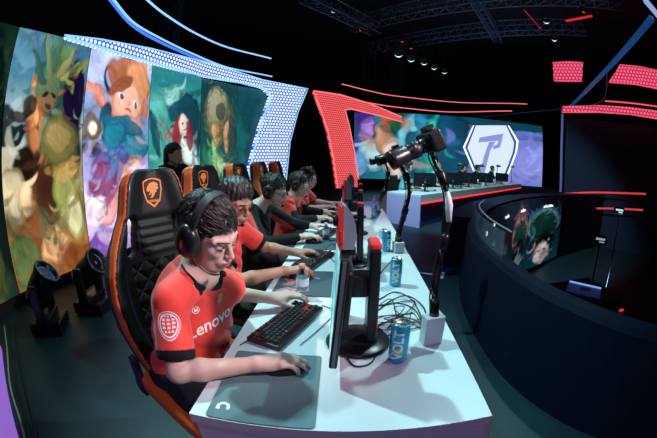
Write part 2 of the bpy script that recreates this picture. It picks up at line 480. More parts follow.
    bm = bmesh.new(); bm.from_mesh(hm); tmp = mb.mesh('x'); bm.from_mesh(tmp); bm.to_mesh(hm); bm.free(); bpy.data.meshes.remove(tmp)
    hm.polygons.foreach_set('use_smooth', [True]*len(hm.polygons))
    link('hair', hm, hair, body)
    # ---- upper clothing
    J = Field(lo, hi, res)
    J.cone(NB-fwd*.012+Vector((0, 0, -.012)), SR+Vector((0, 0, .004)), .058, .056, k=.04); J.cone(NB-fwd*.012+Vector((0, 0, -.012)), SL+Vector((0, 0, .004)), .058, .056, k=.04)
    J.ell(CH, (.106, .166, .215), TM, k=.05); J.ell((CH+PV)/2, (.118, .160, .20), TM, k=.06); J.ell(PV+(CH-PV)*.12, (.138, .182, .12), TM, k=.05)
    up = (CH-PV).normalized()
    cuts = []
    for S, E, W in ((SR, ER, WR), (SL, EL, WL)):
        if sleeve == 'short':
            e2 = S.lerp(E, .72); J.cone(S, e2, .056, .062, k=.03)
            ax = (E-S).normalized(); cuts.append((S, E, ax, e2))
        else:
            J.cone(S, E, .058, .050, k=.03); J.cone(E, E.lerp(W, .85), .049, .035, k=.02)
    seed = rnd.uniform(0, 9)
    fw = np.array(fwd); sd = np.array(side); upn = np.array(up); o = np.array(CH)
    def folds(P):
        q = P-o; a = q @ fw; b = q @ sd; c = q @ upn
        rdg = lambda x: 1-2*np.abs(np.sin(x))**.7
        m1 = .5+.5*np.sin(c*17+a*9+seed*2); m2 = .5+.5*np.sin(b*21-c*12+seed)
        w = rdg(c*30+b*24+1.3*np.sin(b*13+c*7+seed))*m1*1.0+rdg(b*34-c*20+1.6*np.sin(c*11+a*9))*m2*.55
        return .0060*w
    J.warp(folds)
    for S, E, ax, e2 in cuts:                        # flat sleeve ends with a dark opening
        c0 = e2+ax*.03
        J.box(c0+ax*.04, (.05, .10, .10), .002, rotm(ax, Vector((0, 0, 1)) if abs(ax.z) < .9 else Vector((1, 0, 0))), k=.003, op='cut')
        J.cone(e2+ax*.0, e2+ax*.05, .050, k=.003, op='cut')
    nn = (NB-PV).normalized(); tilt = (nn*.93+fwd*.36).normalized()
    J.cone(NB+fwd*.016-nn*.015, NB+fwd*.02+nn*.12, .059, .085, k=.004, op='cut')
    if j.get('hem'): J.cut(tuple(-up), -(PV.dot(up)-.10), k=.003)
    SRn, ERn, SLn, ELn = [np.array(x) for x in (SR, ER, SL, EL)]; NBn = np.array(NB+fwd*.016)
    def jm(P):
        out = np.zeros(len(P), int)
        if sleeve == 'short':
            for S, E in ((SRn, ERn), (SLn, ELn)):
                ax = (E-S)/np.linalg.norm(E-S); t = (P-S) @ ax; L = np.linalg.norm(E-S)
                rad = np.linalg.norm((P-S)-t[:, None]*ax, axis=1)
                out[(t > .72*L-.012+.0) & (rad < .085) & (t < L)] = 1
        q = P-NBn; ax = np.array(nn); t = q @ ax; rad = np.linalg.norm(q-t[:, None]*ax, axis=1)
        out[(rad < .075) & (t > -.045)] = 1
        if jregion is not None:
            r = jregion(P-o, fw, sd, upn, P, (SRn, ERn, SLn, ELn)); out[r >= 0] = r[r >= 0]
        return out
    jo = link('jersey' if sleeve == 'short' else 'jacket', J.mesh('jersey', jm), jersey_mats or [RED_CLOTH, BLK_CLOTH], body)
    if legs and lower:
        T = Field([lo[0], lo[1], lo[2]], [hi[0], hi[1], max(V3('hipR').z, PV.z)+.2], max(res, .006))
        T.ell(PV, (.128, .178, .115), TM, k=.05)
        for k in ('R', 'L'):
            T.cone(V3('hip'+k), V3('kn'+k), .096, .070, k=.04); T.cone(V3('kn'+k), V3('an'+k), .068, .056, k=.02)
        T.warp(lambda P: .003*np.sin(P[:, 2]*60+P[:, 0]*40))
        link('trousers', T.mesh('trousers'), TROUSER, body)
        for k in ('R', 'L'):
            sh = MB(); A = V3('an'+k)
            Ms = rotm(fwd, (0, 0, 1)); c = A+fwd*.055-Vector((0, 0, .045))
            sh.ell(c, (.145, .054, .048), Ms, 20); sh.tube([A-Vector((0, 0, .05)), A, A+Vector((0, 0, .05))], [.052, .050, .048], 16); sh.box(c-Vector((0, 0, .035)), (.27, .09, .022), Ms, bev=.008)
            sh.build('shoe', SHOE, body)
    # ---- headset
    if headset:
        hsn = empty('headset', tuple(HC+Vector((0, 0, .0))), 0, headset, 'headset', 'headsets worn by the seated players')
        I = lambda p: tuple(Vector(p)-HC)
        b = MB()
        arc = [I(g(-.006-.01*math.cos(a), .097*math.cos(a)*(1+.05*math.sin(a)), .012+.131*math.sin(a))) for a in np.linspace(.05, PI-.05, 30)]
        for off in (-.009, -.003, .003, .009): b.tube([tuple(Vector(p)+M @ Vector((off, 0, 0))) for p in arc], .0065*hs, 8)
        b.build('headband', BLK_LEATHER, hsn)
        for sy in (-1, 1):
            cc = Vector(g(-.006, .092*sy, -.004))-HC; ax = M @ Vector((0, sy, 0))
            MM = (rotm(ax, M @ Vector((0, 0, 1)))).to_4x4(); T = Matrix.Translation(cc) @ MM @ Matrix.Rotation(PI/2, 4, 'Y') @ Matrix.Diagonal((1.15, .92, 1, 1))
            b = MB(); b.lathe([(.001, -.014), (.036, -.016), (.045, -.010), (.049, .0), (.047, .012), (.038, .022), (.020, .026), (.001, .027)], T, 28)
            cup = b.build('ear_cup', BLK_PLASTIC, hsn)
            b = MB(); b.lathe([(.030, -.012), (.048, -.012), (.052, -.004), (.047, .003), (.030, .002)], T, 28)
            b.build('ear_cushion', BLK_LEATHER, cup)
            b = MB(); b.prism([(-.010, -.004), (.012, -.007), (.016, .0), (.008, .009), (-.006, .007)], .0262, .0282, T)
            tag(b.build('badge', ORANGE_PLASTIC, cup), 'orange red emblem on the cup')
            b = MB(); b.tube([I(g(-.004, .098*sy, .045)), I(g(-.004, .101*sy, .010))], .006, 8); b.build('yoke', GREY_METAL, cup)
        b = MB(); sy = j.get('mic', -1)
        path = spline([I(g(.02, .104*sy, -.030)), I(g(.055, .092*sy, -.062)), I(g(.095, .065*sy, -.083)), I(g(.118, .035*sy, -.078))], 6)
        b.tube(path, .0024, 8); mic = b.build('microphone_boom', BLK_PLASTIC, hsn)
        b = MB(); b.ell(path[-1], (.012, .010, .010), M); b.build('microphone_foam', BLK_CLOTH, mic)
    if glasses:
        gl = empty('eyeglasses', tuple(HC), 0, glasses, 'glasses')
        I = lambda p: tuple(Vector(p)-HC)
        fr = MB()
        for sy in (-1, 1):
            ring = [I(g(.103-.006*abs(.0+math.cos(a))*0-.010*(math.cos(a)*sy*sy > 9), .033*sy+.022*math.cos(a), .001+.017*math.sin(a))) for a in np.linspace(0, 2*PI, 25)]
            fr.tube(ring, .0016, 6, cap=False)
            fr.tube([I(g(.103, .055*sy, .006)), I(g(.06, .078*sy, .008)), I(g(-.0, .084*sy, .006))], .0016, 6)
        fr.tube([I(g(.104, -.011, .004)), I(g(.108, 0, .007)), I(g(.104, .011, .004))], .0016, 6)
        fr.build('spectacle_frame', BLK_PLASTIC, gl)
        for sy in (-1, 1):
            ln = MB(); ln.add([I(g(.1025, .033*sy+.021*math.cos(a), .001+.016*math.sin(a))) for a in np.linspace(0, 2*PI, 24, endpoint=False)], [list(range(24))])
            ln.build('lens', LENS_CLEAR, gl)
    return body, jo, g, M
# ------------------------------------------------------------------ gaming chair
CH_BLACK = mat('chair_black_leatherette', (.006, .009, .010), .45, spec=.3, bump=.25, bscale=140, var=.15, coat=.1)
CH_ORANGE = mat('chair_orange_leatherette', (.85, .15, .03), .42, bump=.2, bscale=140, var=.08)
CH_NAVY = mat('chair_navy_leatherette', (.022, .016, .060), .45, bump=.2, bscale=140, var=.12)
def quilt_mat():
    m = mat('quilted_leatherette', (.006, .010, .011), .45, spec=.3, var=.1)
    nt = m.node_tree; N = nt.nodes; L = nt.links; b = N['Principled BSDF']
    tc = N.new('ShaderNodeTexCoord'); prev = None
    for sgn in (1, -1):
        mp = N.new('ShaderNodeMapping'); mp.inputs['Rotation'].default_value = (R(45*sgn), 0, 0)
        w = N.new('ShaderNodeTexWave'); w.bands_direction = 'Z'; w.wave_profile = 'SIN'; w.inputs['Scale'].default_value = 5.2
        L.new(tc.outputs['Object'], mp.inputs[0]); L.new(mp.outputs[0], w.inputs[0])
        p = N.new('ShaderNodeMath'); p.operation = 'POWER'; p.inputs[1].default_value = .35; L.new(w.outputs['Fac'], p.inputs[0])
        if prev is None: prev = p
        else:
            mi = N.new('ShaderNodeMath'); mi.operation = 'MINIMUM'; L.new(prev.outputs[0], mi.inputs[0]); L.new(p.outputs[0], mi.inputs[1]); prev = mi
    u = N.new('ShaderNodeBump'); u.inputs['Strength'].default_value = 1; u.inputs['Distance'].default_value = .012
    L.new(prev.outputs[0], u.inputs['Height']); L.new(u.outputs[0], b.inputs['Normal'])
    return m
CH_QUILT = quilt_mat()
def hwz(z):
    return np.interp(z, [0, .12, .25, .38, .48, .56, .64, .70, .76, .82, .86, .885], [.21, .245, .275, .285, .272, .240, .195, .162, .148, .136, .116, .08])
def chair_back_mesh():
    F = Field((-.14, -.33, -.05), (.18, .33, .95), .0055)
    sl, X, Y, Z = F._sub(F.lo, F.lo+F.h*F.n)
    Zf = Z+0*X+0*Y; ay = np.abs(Y)+0*X+0*Z
    hw = hwz(Zf).astype(np.float32)
    u = ay/hw
    bol = np.clip((ay-(hw-.105))/.085, 0, 1); bol = bol*bol*(3-2*bol)
    amp = np.interp(Zf, [0, .3, .5, .62, .70, .80, .9], [.075, .085, .085, .05, .030, .028, .02])
    front = .040+bol*amp-.012*(1-bol)*np.cos(np.clip(Zf, 0, .9)*7)*0
    ribs = np.where((Zf > .52) & (Zf < .665) & (ay < .085), .008*np.abs(np.sin((Zf-.52)*PI/.0363)), 0)
    front = front+ribs+np.where((Zf > .67), .012, 0)*np.clip((Zf-.67)/.02, 0, 1)
    back = -.035-.02*np.clip(1-u, 0, 1)
    mid = (front+back)/2; th = (front-back)/2
    rad = .022
    qx = np.abs(X-mid)-(th-rad); qy = ay-(hw-rad); qz = np.abs(Z-.44)-(.44-rad)+0*X+0*Y
    d = np.sqrt(np.maximum(qx, 0)**2+np.maximum(qy, 0)**2+np.maximum(qz, 0)**2)+np.minimum(np.maximum(np.maximum(qx, qy), qz), 0)-rad
    F.phi[sl] = d
    for s in (-1, 1):
        F.cone((-.2, .118*s, .665), (.25, .118*s, .665), .026, k=.012, op='cut'); F.cone((-.2, .138*s, .56), (.25, .138*s, .56), .028, k=.012, op='cut')
        for t in np.linspace(0, 1, 5): F.cone((-.2, (.118+.02*t)*s, .665-.105*t), (.25, (.118+.02*t)*s, .665-.105*t), .026, k=.006, op='cut')
    def mf(P):
        x, y, z = P[:, 0], np.abs(P[:, 1]), P[:, 2]; h = hwz(z)
        fr = .040+np.interp(z, [0, .3, .5, .62, .70, .80, .9], [.075, .085, .085, .05, .030, .028, .02])
        out = np.zeros(len(P), int)
        side = (y > h-.011)
        out[side] = 1
        out[(x < fr-np.interp(z, [0, .5, .7, .9], [.070, .065, .085, .12])) & (y > h-.09)] = 2
        out[(x < .004) & (z < .84)] = 2
        slot = (np.abs(y-(.118+.02*np.clip((.665-z)/.105, 0, 1))) < .034) & (z > .53) & (z < .70) & ~side
        out[slot & (x >= .004)] = 0
        out[(out == 0) & (z < .50) & (y < .15)] = 3
        return out
    return F.mesh('backrest', mf, relax=2)
BACK_ME = chair_back_mesh()
for m_ in (CH_BLACK, CH_ORANGE, CH_NAVY, CH_QUILT): BACK_ME.materials.append(m_)
BACK_BVH = bvh_of(BACK_ME)
def chair_seat_mesh():
    F = Field((-.32, -.33, -.12), (.34, .33, .16), .008)
    F.box((0, 0, 0), (.25, .25, .05), .035, k=.01)
    for s in (-1, 1): F.box((0, .225*s, .028), (.25, .045, .055), .035, k=.02)
    F.ell((.22, 0, 0), (.06, .22, .05), k=.04)
    def mf(P):
        out = np.zeros(len(P), int); out[(np.abs(P[:, 1]) > .17) & (P[:, 2] > .0)] = 1; out[P[:, 2] < -.02] = 2
        return out
    return F.mesh('seat', mf, relax=2)
SEAT_ME = chair_seat_mesh()
for m_ in (CH_BLACK, CH_ORANGE, CH_NAVY): SEAT_ME.materials.append(m_)

def make_chair(loc, rz, label, recline=9):
    c = empty('gaming_chair', loc, rz, label, 'chair', 'gaming chairs along the near desk')
    seat = bpy.data.objects.new('seat', SEAT_ME); COL.objects.link(seat); seat.parent = c; seat.location = (0, 0, .46)
    bk = bpy.data.objects.new('backrest', BACK_ME); COL.objects.link(bk); bk.parent = c
    bk.location = (-.25, 0, .50); bk.rotation_euler = (0, R(-recline), 0)
    # emblem printed on the headrest: shield with a leaping cat head
    sh = [(0, -.062), (-.034, -.035), (-.046, .010), (-.045, .050), (-.022, .060), (0, .063), (.022, .060), (.045, .050), (.046, .010), (.034, -.035)]
    cat = [(-.030, .010), (-.024, .028), (-.010, .042), (.010, .046), (.024, .040), (.031, .030), (.022, .030), (.030, .022), (.026, .012), (.016, .012), (.022, .004), (.012, .0), (.006, -.012), (-.004, -.020), (-.014, -.022), (-.006, -.010), (-.004, .002), (-.012, -.006), (-.020, -.010), (-.014, .002), (-.010, .012), (-.020, .006)]
    polys = [ring_poly(sh, .88), (cat, [list(range(len(cat)))])]
    tx = text_poly('COUGAR', .0135, .0004, .2); polys.append(([(p[0]*1.1, p[1]-.034) for p in tx[0]], tx[1]))
    dm = decal(BACK_BVH, polys, (.2, 0, .775), (0, 1, 0), (0, 0, 1), (-1, 0, 0), .002, .008)
    e = dm.build('emblem', CH_ORANGE_PRINT, bk); tag(e, 'orange shield emblem with a cat head')
    for s in (-1, 1):
        b = MB(); b.box((-.255, .262*s, .52), (.075, .03, .20), bev=.01); b.lathe([(.001, 0), (.035, 0), (.035, .02), (.001, .02)], Matrix.Translation((-.25, .262*s, .47)) @ Matrix.Rotation(-PI/2*s, 4, 'X'), 20)
        b.build('recline_bracket', CH_NAVY, c)
    b = MB(); b.box((0, 0, .395), (.30, .22, .035), bev=.01); b.bar((0, 0, .12), (0, 0, .40), .028, 16); b.build('gas_lift', BLK_PLASTIC, c)
    b = MB(); b.lathe([(.001, .075), (.055, .075), (.05, .14), (.03, .15), (.001, .15)], None, 20)
    for k in range(5):
        a = 2*PI*k/5+.3; ca, sa = math.cos(a), math.sin(a)
        b.tube([(ca*.03, sa*.03, .115), (ca*.18, sa*.18, .10), (ca*.30, sa*.30, .075)], [.026, .022, .016], 8, flat=1)
    b.build('star_base', BLK_PLASTIC, c)
    for k in range(5):
        a = 2*PI*k/5+.3; ca, sa = math.cos(a), math.sin(a)
        w = MB()
        for q in (-1, 1):
            w.lathe([(.001, -.010), (.026, -.010), (.03, -.006), (.03, .006), (.026, .010), (.001, .010)],
                    Matrix.Translation((ca*.305-sa*.017*q, sa*.305+ca*.017*q, .031)) @ Matrix.Rotation(a, 4, 'Z') @ Matrix.Rotation(PI/2, 4, 'X'), 18)
        w.bar((ca*.305, sa*.305, .03), (ca*.305, sa*.305, .075), .008)
        w.build('caster', BLK_PLASTIC, c)
    return c
CH_ORANGE_PRINT = mat('orange_emblem_print', (.95, .26, .05), .5, var=.05)

# ------------------------------------------------------------------ desk things
KEYCAP = mat('black_keycap', (.02, .022, .026), .35, bump=.05, var=.1)
RED_GLOW = mat('red_key_glow', (.25, .012, .01), .4, emit=(1, .05, .03), estr=.10, var=.1)
def make_keyboard(loc, rz, label, group='keyboards on the near desk'):
    k = empty('keyboard', loc, rz, label, 'keyboard', group)
    # long axis along local x (0.36), depth along y (0.14)
    b = MB(); b.box((0, 0, .011), (.365, .142, .018), bev=.004); b.build('keyboard_case', BLK_PLASTIC, k)
    b = MB(); b.box((0, 0, .0202), (.336, .106, .002)); tag(b.build('backplate', RED_GLOW, k), 'red lit plate between the keys')
    b = MB(); u = .019
    rows = [(.052, [1, -1, 1, 1, 1, 1, -.5, 1, 1, 1, 1, -.5, 1, 1, 1, 1]), (.029, [1]*13+[2]), (.010, [1.5]+[1]*12+[1.5]), (-.009, [1.75]+[1]*11+[2.25]), (-.028, [2.25]+[1]*10+[2.75]), (-.047, [1.25, 1.25, 1.25, 6.25, 1.25, 1.25, 1.25, 1.25])]
    for y, r in rows:
        x = -.172
        for w in r:
            if w > 0:
                b.box((x+w*u/2, y, .0275), (w*u-.0028, u-.0028, .010), bev=.0022, taper=.82)
            x += abs(w)*u
    for y in (.052, .029, .010):
        for i in range(3): b.box((.122+u*i, y, .0275), (u-.0028, u-.0028, .010), bev=.0022, taper=.82)
    for i in range(3): b.box((.122+u*i, -.047, .0275), (u-.0028, u-.0028, .010), bev=.0022, taper=.82)
    b.box((.122+u, -.028, .0275), (u-.0028, u-.0028, .010), bev=.0022, taper=.82)
    b.build('keys', KEYCAP, k)
    return k
def make_mouse(loc, rz, label):
    m = empty('mouse', loc, rz, label, 'mouse', 'mice on the near desk')
    F = Field((-.08, -.05, -.01), (.08, .05, .06), .0025)
    F.ell((-.008, 0, .006), (.060, .032, .034), k=.01); F.ell((.03, 0, .004), (.034, .027, .022), k=.02); F.cut((0, 0, -1), -.001, .002)
    link('mouse_shell', F.mesh('mouse_shell'), BLK_PLASTIC, m)
    b = MB(); b.lathe([(.001, -.004), (.010, -.004), (.011, 0), (.010, .004), (.001, .004)], Matrix.Translation((.034, 0, .024)) @ Matrix.Rotation(PI/2, 4, 'X'), 16)
    b.build('scroll_wheel', GREY_METAL, m)
    return m
PAD = mat('mousepad_cloth', (.115, .20, .215), .85, bump=.3, bscale=900, sheen=.1, var=.06)  # black cloth, the teal light on it put into its colour
PAD_DARK = mat('mousepad_dark_cloth', (.05, .085, .10), .85, bump=.3, bscale=900, var=.1)
CAN_BLUE = mat('can_blue_print', (.02, .42, .66), .28, metal=.35, var=.12, vscale=25)
CAN_LIGHT = mat('can_light_print', (.75, .9, .9), .3, var=.05)
CAN_GREEN = mat('can_green_print', (.45, .65, .12), .3, var=.05)
ALU = mat('bare_aluminium', (.8, .82, .85), .25, metal=1, bump=.03, var=.04)
def make_can(loc, rz, label):
    c = empty('drink_can', loc, rz, label, 'can', 'blue drink cans on the near desk')
    H = .150; r = .0315
    b = MB(); b.lathe([(.001, .006), (.020, .004), (.0255, 0), (.027, .003), (r, .011), (r, H-.016), (.0265, H-.004)], None, 40); body = b.build('can_body', CAN_BLUE, c)
    b = MB(); b.lathe([(.0265, H-.004), (.0275, H), (.0255, H), (.0245, H-.005), (.001, H-.005)], None, 40)
    b.tube([(-.004, -.008, H-.003), (.012, -.006, H-.002), (.018, 0, H-.002), (.012, .006, H-.002), (-.004, .008, H-.003)], .0015, 6); b.build('can_lid', ALU, c)
    def wrap(poly, off=.0004):
        vs, fs = poly; bm = bmesh.new(); bv = [bm.verts.new((p[0], p[1], 0)) for p in vs]
        for f in fs: bm.faces.new([bv[i] for i in f])
        bmesh.ops.triangulate(bm, faces=bm.faces[:])
        for _ in range(3):
            ed = [e for e in bm.edges if e.calc_length() > .006]
            if not ed: break
            bmesh.ops.subdivide_edges(bm, edges=ed, cuts=1)
            bmesh.ops.triangulate(bm, faces=[f for f in bm.faces if len(f.verts) > 3])
        bm.verts.index_update(); rr = r+off
        vv = [(rr*math.cos(v.co.x/rr), rr*math.sin(v.co.x/rr), v.co.y) for v in bm.verts]; ff = [[v.index for v in f.verts] for f in bm.faces]; bm.free()
        return vv, ff
    b = MB(); tx = text_poly('VOLT', .048, .0016); v, f = wrap(([(.002-p[1], .078+p[0]*.92) for p in tx[0]], tx[1])); b.add(v, f, True)
    for cx, cy in ((-.030, .05), (-.036, .062), (-.028, .07)): v, f = wrap((circ(cx, cy, .0022, 10), [list(range(10))])); b.add(v, f, True)
    tag(b.build('can_lettering', CAN_LIGHT, body), 'pale marks printed on the can')
    b = MB(); v, f = wrap((circ(.006, .052, .015, 20), [list(range(20))]), .0002); b.add(v, f, True); b.build('can_fruit_print', CAN_GREEN, body)
    return c
PLASTIC_CLEAR = mat('clear_bottle_plastic', (.85, .95, .97), .06, trans=1, ior=1.2, bump=.1, bscale=40)
LABEL_PALE = mat('bottle_label', (.75, .85, .87), .4, var=.08)
CAP_WHITE = mat('white_cap', (.85, .88, .9), .4, var=.04)
CAP_ORANGE = mat('orange_cap', (.85, .38, .24), .4, var=.05)
def make_bottle(loc, label, h=.17, group=None, cap=None):
    c = empty('water_bottle', loc, 0, label, 'bottle', group)
    k = h/.17
    b = MB(); b.lathe([(.001, 0), (.026*k, 0), (.030*k, .006), (.030*k, .045*k), (.0275*k, .055*k), (.030*k, .065*k), (.030*k, .105*k), (.022*k, .130*k), (.013*k, .145*k), (.013*k, .152*k)], None, 28); body = b.build('bottle_body', PLASTIC_CLEAR, c)
    b = MB(); b.lathe([(.0306*k, .065*k), (.0308*k, .070*k), (.0308*k, .098*k), (.0306*k, .103*k)], None, 28); b.build('bottle_label', LABEL_PALE, body)
    b = MB(); b.lathe([(.0001, .170*k), (.0145*k, .169*k), (.0150*k, .152*k), (.0001, .152*k)], None, 20); b.build('bottle_cap', cap or CAP_WHITE, c)
    return c
MON_RED = mat('monitor_red_plastic', (.60, .035, .04), .4, var=.08)
MON_BLACK = mat('monitor_black_plastic', (.012, .014, .018), .3, bump=.05, var=.15)
MON_GREY = mat('smoked_grey_plastic', (.20, .26, .30), .25, coat=.4, var=.12)
SCREEN = None
def screen_mat():
    m = mat('monitor_picture', (.02, .02, .02), .3)
    nt = m.node_tree; N = nt.nodes; L = nt.links; b = N['Principled BSDF']
    tc = N.new('ShaderNodeTexCoord'); n = N.new('ShaderNodeTexNoise'); n.inputs['Scale'].default_value = 9; n.inputs['Detail'].default_value = 6
    L.new(tc.outputs['Object'], n.inputs[0]); r = N.new('ShaderNodeValToRGB')
    e = r.color_ramp.elements; e[0].position = .3; e[0].color = (.01, .05, .06, 1); e[1].position = .7; e[1].color = (.25, .5, .4, 1)
    x = r.color_ramp.elements.new(.5); x.color = (.05, .22, .25, 1)
    L.new(n.outputs['Fac'], r.inputs[0]); L.new(r.outputs[0], b.inputs['Emission Color']); b.inputs['Emission Strength'].default_value = 2.2
    return m
SCREEN = screen_mat()
def make_monitor(loc, rz, label, group='monitors on the near desk', tilt=5):
    """screen faces local -x, width along y"""
    m = empty('monitor', loc, rz, label, 'monitor', group)
    z0 = .060; T = R(tilt); M_ = Matrix.Rotation(T, 3, 'Y'); o = Vector((0, 0, z0)); q = lambda x, y, z: tuple(o+M_ @ Vector((x, y, z)))
    b = MB(); b.box(q(0, 0, .17), (.024, .50, .340), M_, bev=.006); b.box(q(.024, 0, .165), (.032, .28, .20), M_, bev=.014, taper=.92); pn = b.build('screen_housing', MON_BLACK, m)
    b = MB(); b.box(q(-.0125, 0, .175), (.002, .482, .305), M_); b.build('display', SCREEN, pn)
    b = MB(); b.box(q(-.0005, -.2505, .17), (.010, .003, .33), M_); tag(b.build('edge_strip', MON_EDGE, pn), 'grey strip along the side edge')
    b = MB(); b.box((.132, 0, .195), (.038, .095, .34), bev=.010); st = b.build('stand_column', MON_BLACK, m)
    b = MB(); b.box((.132, 0, .374), (.039, .097, .024), bev=.009); tag(b.build('stand_cap', MON_RED, st), 'red cap on the column')
    b = MB(); b.box((.085, 0, z0+.175), (.065, .075, .080), bev=.012); b.build('mount_arm', MON_BLACK, m)
    b = MB(); b.lathe([(.001, 0), (.112, 0), (.118, .006), (.110, .014), (.05, .018), (.001, .020)], Matrix.Translation((.09, 0, 0)), 48)
    ba = b.build('stand_base', MON_BLACK, m)
    b = MB(); b.box((.132, 0, .040), (.045, .09, .05), bev=.012); b.build('column_foot', MON_BLACK, ba)
    b = MB(); b.lathe([(.010, 0), (.022, 0), (.022, .006), (.010, .006)], Matrix.Translation((.150, 0, .075)) @ Matrix.Rotation(PI/2, 4, 'Y'), 24); tag(b.build('cable_ring', MON_RED, st), 'red ring round the cable hole')
    return m
MON_EDGE = mat('monitor_edge_plastic', (.10, .14, .17), .3, var=.1)
def make_topcam(loc, rz, label):
    """red and smoked grey camera pod standing on the top edge of a monitor"""
    t = empty('camera_pod', loc, rz, label, 'camera', 'camera pods on top of the monitors')
    b = MB(); b.box((0.002, 0, .010), (.040, .07, .026), bev=.006); b.build('pod_clip', MON_BLACK, t)
    Mx = Matrix(((1, 0, 0, 0), (0, 0, 1, 0), (0, 1, 0, 0), (0, 0, 0, 1)))
    prof = [(-.014, .016), (.016, .016), (.022, .045), (.019, .080), (.010, .110), (-.004, .128), (-.012, .130)]
    b = MB(); b.prism(prof, -.040, .040, Mx); b.build('pod_shell', MON_GREY, t)
    b = MB(); b.prism([(-.024, .018), (-.0145, .016), (-.0125, .131), (-.019, .126), (-.024, .10)], -.042, .042, Mx)
    b.box((-.018, -.043, .05), (.010, .006, .035), bev=.002); b.build('pod_face', MON_RED, t)
    b = MB(); b.lathe([(.001, 0), (.014, 0), (.016, .010), (.011, .014), (.001, .012)], Matrix.Translation((-.022, .0, .085)) @ Matrix.Rotation(-PI/2, 4, 'Y'), 20); b.build('pod_lens', BLK_PLASTIC, t)
    return t
ARM_BLACK = mat('black_painted_metal', (.010, .011, .014), .28, metal=.4, bump=.1, bscale=60, var=.3)
TAPE = mat('silver_tape', (.55, .62, .68), .35, bump=.7, bscale=90, var=.4)
GLASSY = mat('lens_front_glass', (.01, .01, .03), .03, coat=1, spec=1)
def make_stand_arm(pts, label, r=.013):
    a = empty('support_arm', pts[0], 0, label, 'stand', 'black arms that carry the player cameras')
    I = lambda p: tuple(Vector(p)-Vector(pts[0])); P = [I(p) for p in spline(pts, 8)]
    b = MB(); n = len(P); b.tube(P, [r*1.25-(r*.5)*i/n for i in range(n)], 12); b.build('arm_tube', ARM_BLACK, a)
    b = MB()
    off = [Vector((math.sin(i*.55), math.cos(i*.55), 0))*(r*1.5) for i in range(n)]
    b.tube([Vector(P[i])+off[i] for i in range(n)], .0035, 6); b.tube([Vector(P[i])+Vector((-r*1.6, r*.6*math.sin(i*.3), 0)) for i in range(n)], .003, 6); b.build('cable', BLK_PLASTIC, a)
    for f in (.0, .36, .68):
        i = int(f*(n-2)); p = Vector(P[i]); d = (Vector(P[i+1])-p).normalized(); b = MB(); b.tube([p-d*.002, p+d*.012, p+d*.045, p+d*.058], [r*1.3, r*1.75, r*1.75, r*1.3], 14)
        b.build('joint_collar', ARM_BLACK, a)
    return a, P
def make_dslr(loc, aim, label, s=1.0, lens=.16):
    """camera body with a lens along local +x"""
    d = Vector(aim).normalized(); M = rotm(d, (0, 0, 1)).to_4x4()
    c = empty('video_camera', loc, 0, label, 'camera', 'cameras on the black arms'); c.rotation_euler = M.to_euler()
    b = MB(); b.box((0, 0, 0), (.062*s, .135*s, .092*s), bev=.010*s); b.box((-.004*s, 0, .055*s), (.055*s, .06*s, .032*s), bev=.009*s); b.box((.018*s, -.058*s, -.0), (.05*s, .03*s, .09*s), bev=.012*s)
    b.box((-.035*s, .0, -.002), (.012*s, .085*s, .062*s), bev=.002); b.build('camera_body', BLK_PLASTIC, c)
    T = Matrix.Translation((.03*s, .008*s, -.002)) @ Matrix.Rotation(PI/2, 4, 'Y')
    L = lens*s
    b = MB(); b.lathe([(.001, 0), (.034*s, 0), (.034*s, L*.16), (.030*s, L*.18), (.030*s, L*.24), (.037*s, L*.26), (.037*s, L*.5), (.035*s, L*.52), (.035*s, L*.58), (.039*s, L*.6), (.040*s, L*.88), (.042*s, L*.9), (.042*s, L), (.036*s, L), (.034*s, L*.9), (.001, L*.88)], T, 32)
    ln = b.build('lens', BLK_PLASTIC, c)
    b = MB(); b.lathe([(.0376*s, L*.30), (.0382*s, L*.33), (.0382*s, L*.36), (.0376*s, L*.38)], T, 32); b.build('lens_ring', GREY_METAL, ln)
    b = MB(); b.lathe([(.001, L*.91), (.02*s, L*.905), (.034*s, L*.89)], T, 28); b.build('front_glass', GLASSY, ln)
    b = MB()
    for k in range(4): b.box((-.008*s, (.04-.02*k)*s, .052*s+(.003 if k % 2 else 0)), (.01*s, .01*s, .008*s), bev=.002)
    b.build('buttons', GREY_METAL, c)
    return c
# ------------------------------------------------------------------ setting
BLACK = mat('stage_black_paint', (.006, .007, .010), .7, bump=.1, var=.3)
FLOOR = mat('stage_floor_vinyl', (.010, .030, .040), .5, bump=.12, bscale=30, var=.25, vscale=3)
DESK_WHITE = mat('desk_white_laminate', (.64, .68, .70), .36, bump=.02, bscale=100, var=.02, vscale=3)
NAVY = mat('navy_panel', (.03, .04, .12), .5, var=.1)
def box_obj(name, lo, hi, m, parent=None, bev=0):
    c = [(a+b)/2 for a, b in zip(lo, hi)]; d = [b-a for a, b in zip(lo, hi)]
    b = MB(); b.box((0, 0, 0), d, bev=bev); return b.build(name, m, parent, c)
tag(box_obj('floor', (-6, -3, -.12), (18, 20, 0), FLOOR), kind='structure')
tag(box_obj('ceiling', (-6, -3, 7.6), (18, 20, 7.7), BLACK), kind='structure')
tag(box_obj('wall_left', (-6.2, -3, 0), (-6, 20, 7.6), BLACK), kind='structure')
tag(box_obj('wall_right', (18, -3, 0), (18.2, 20, 7.6), BLACK), kind='structure')
tag(box_obj('wall_back', (-6, 20, 0), (18, 20.2, 7.6), BLACK), kind='structure')
tag(box_obj('wall_front', (-6, -3.2, 0), (18, -3, 7.6), BLACK), kind='structure')

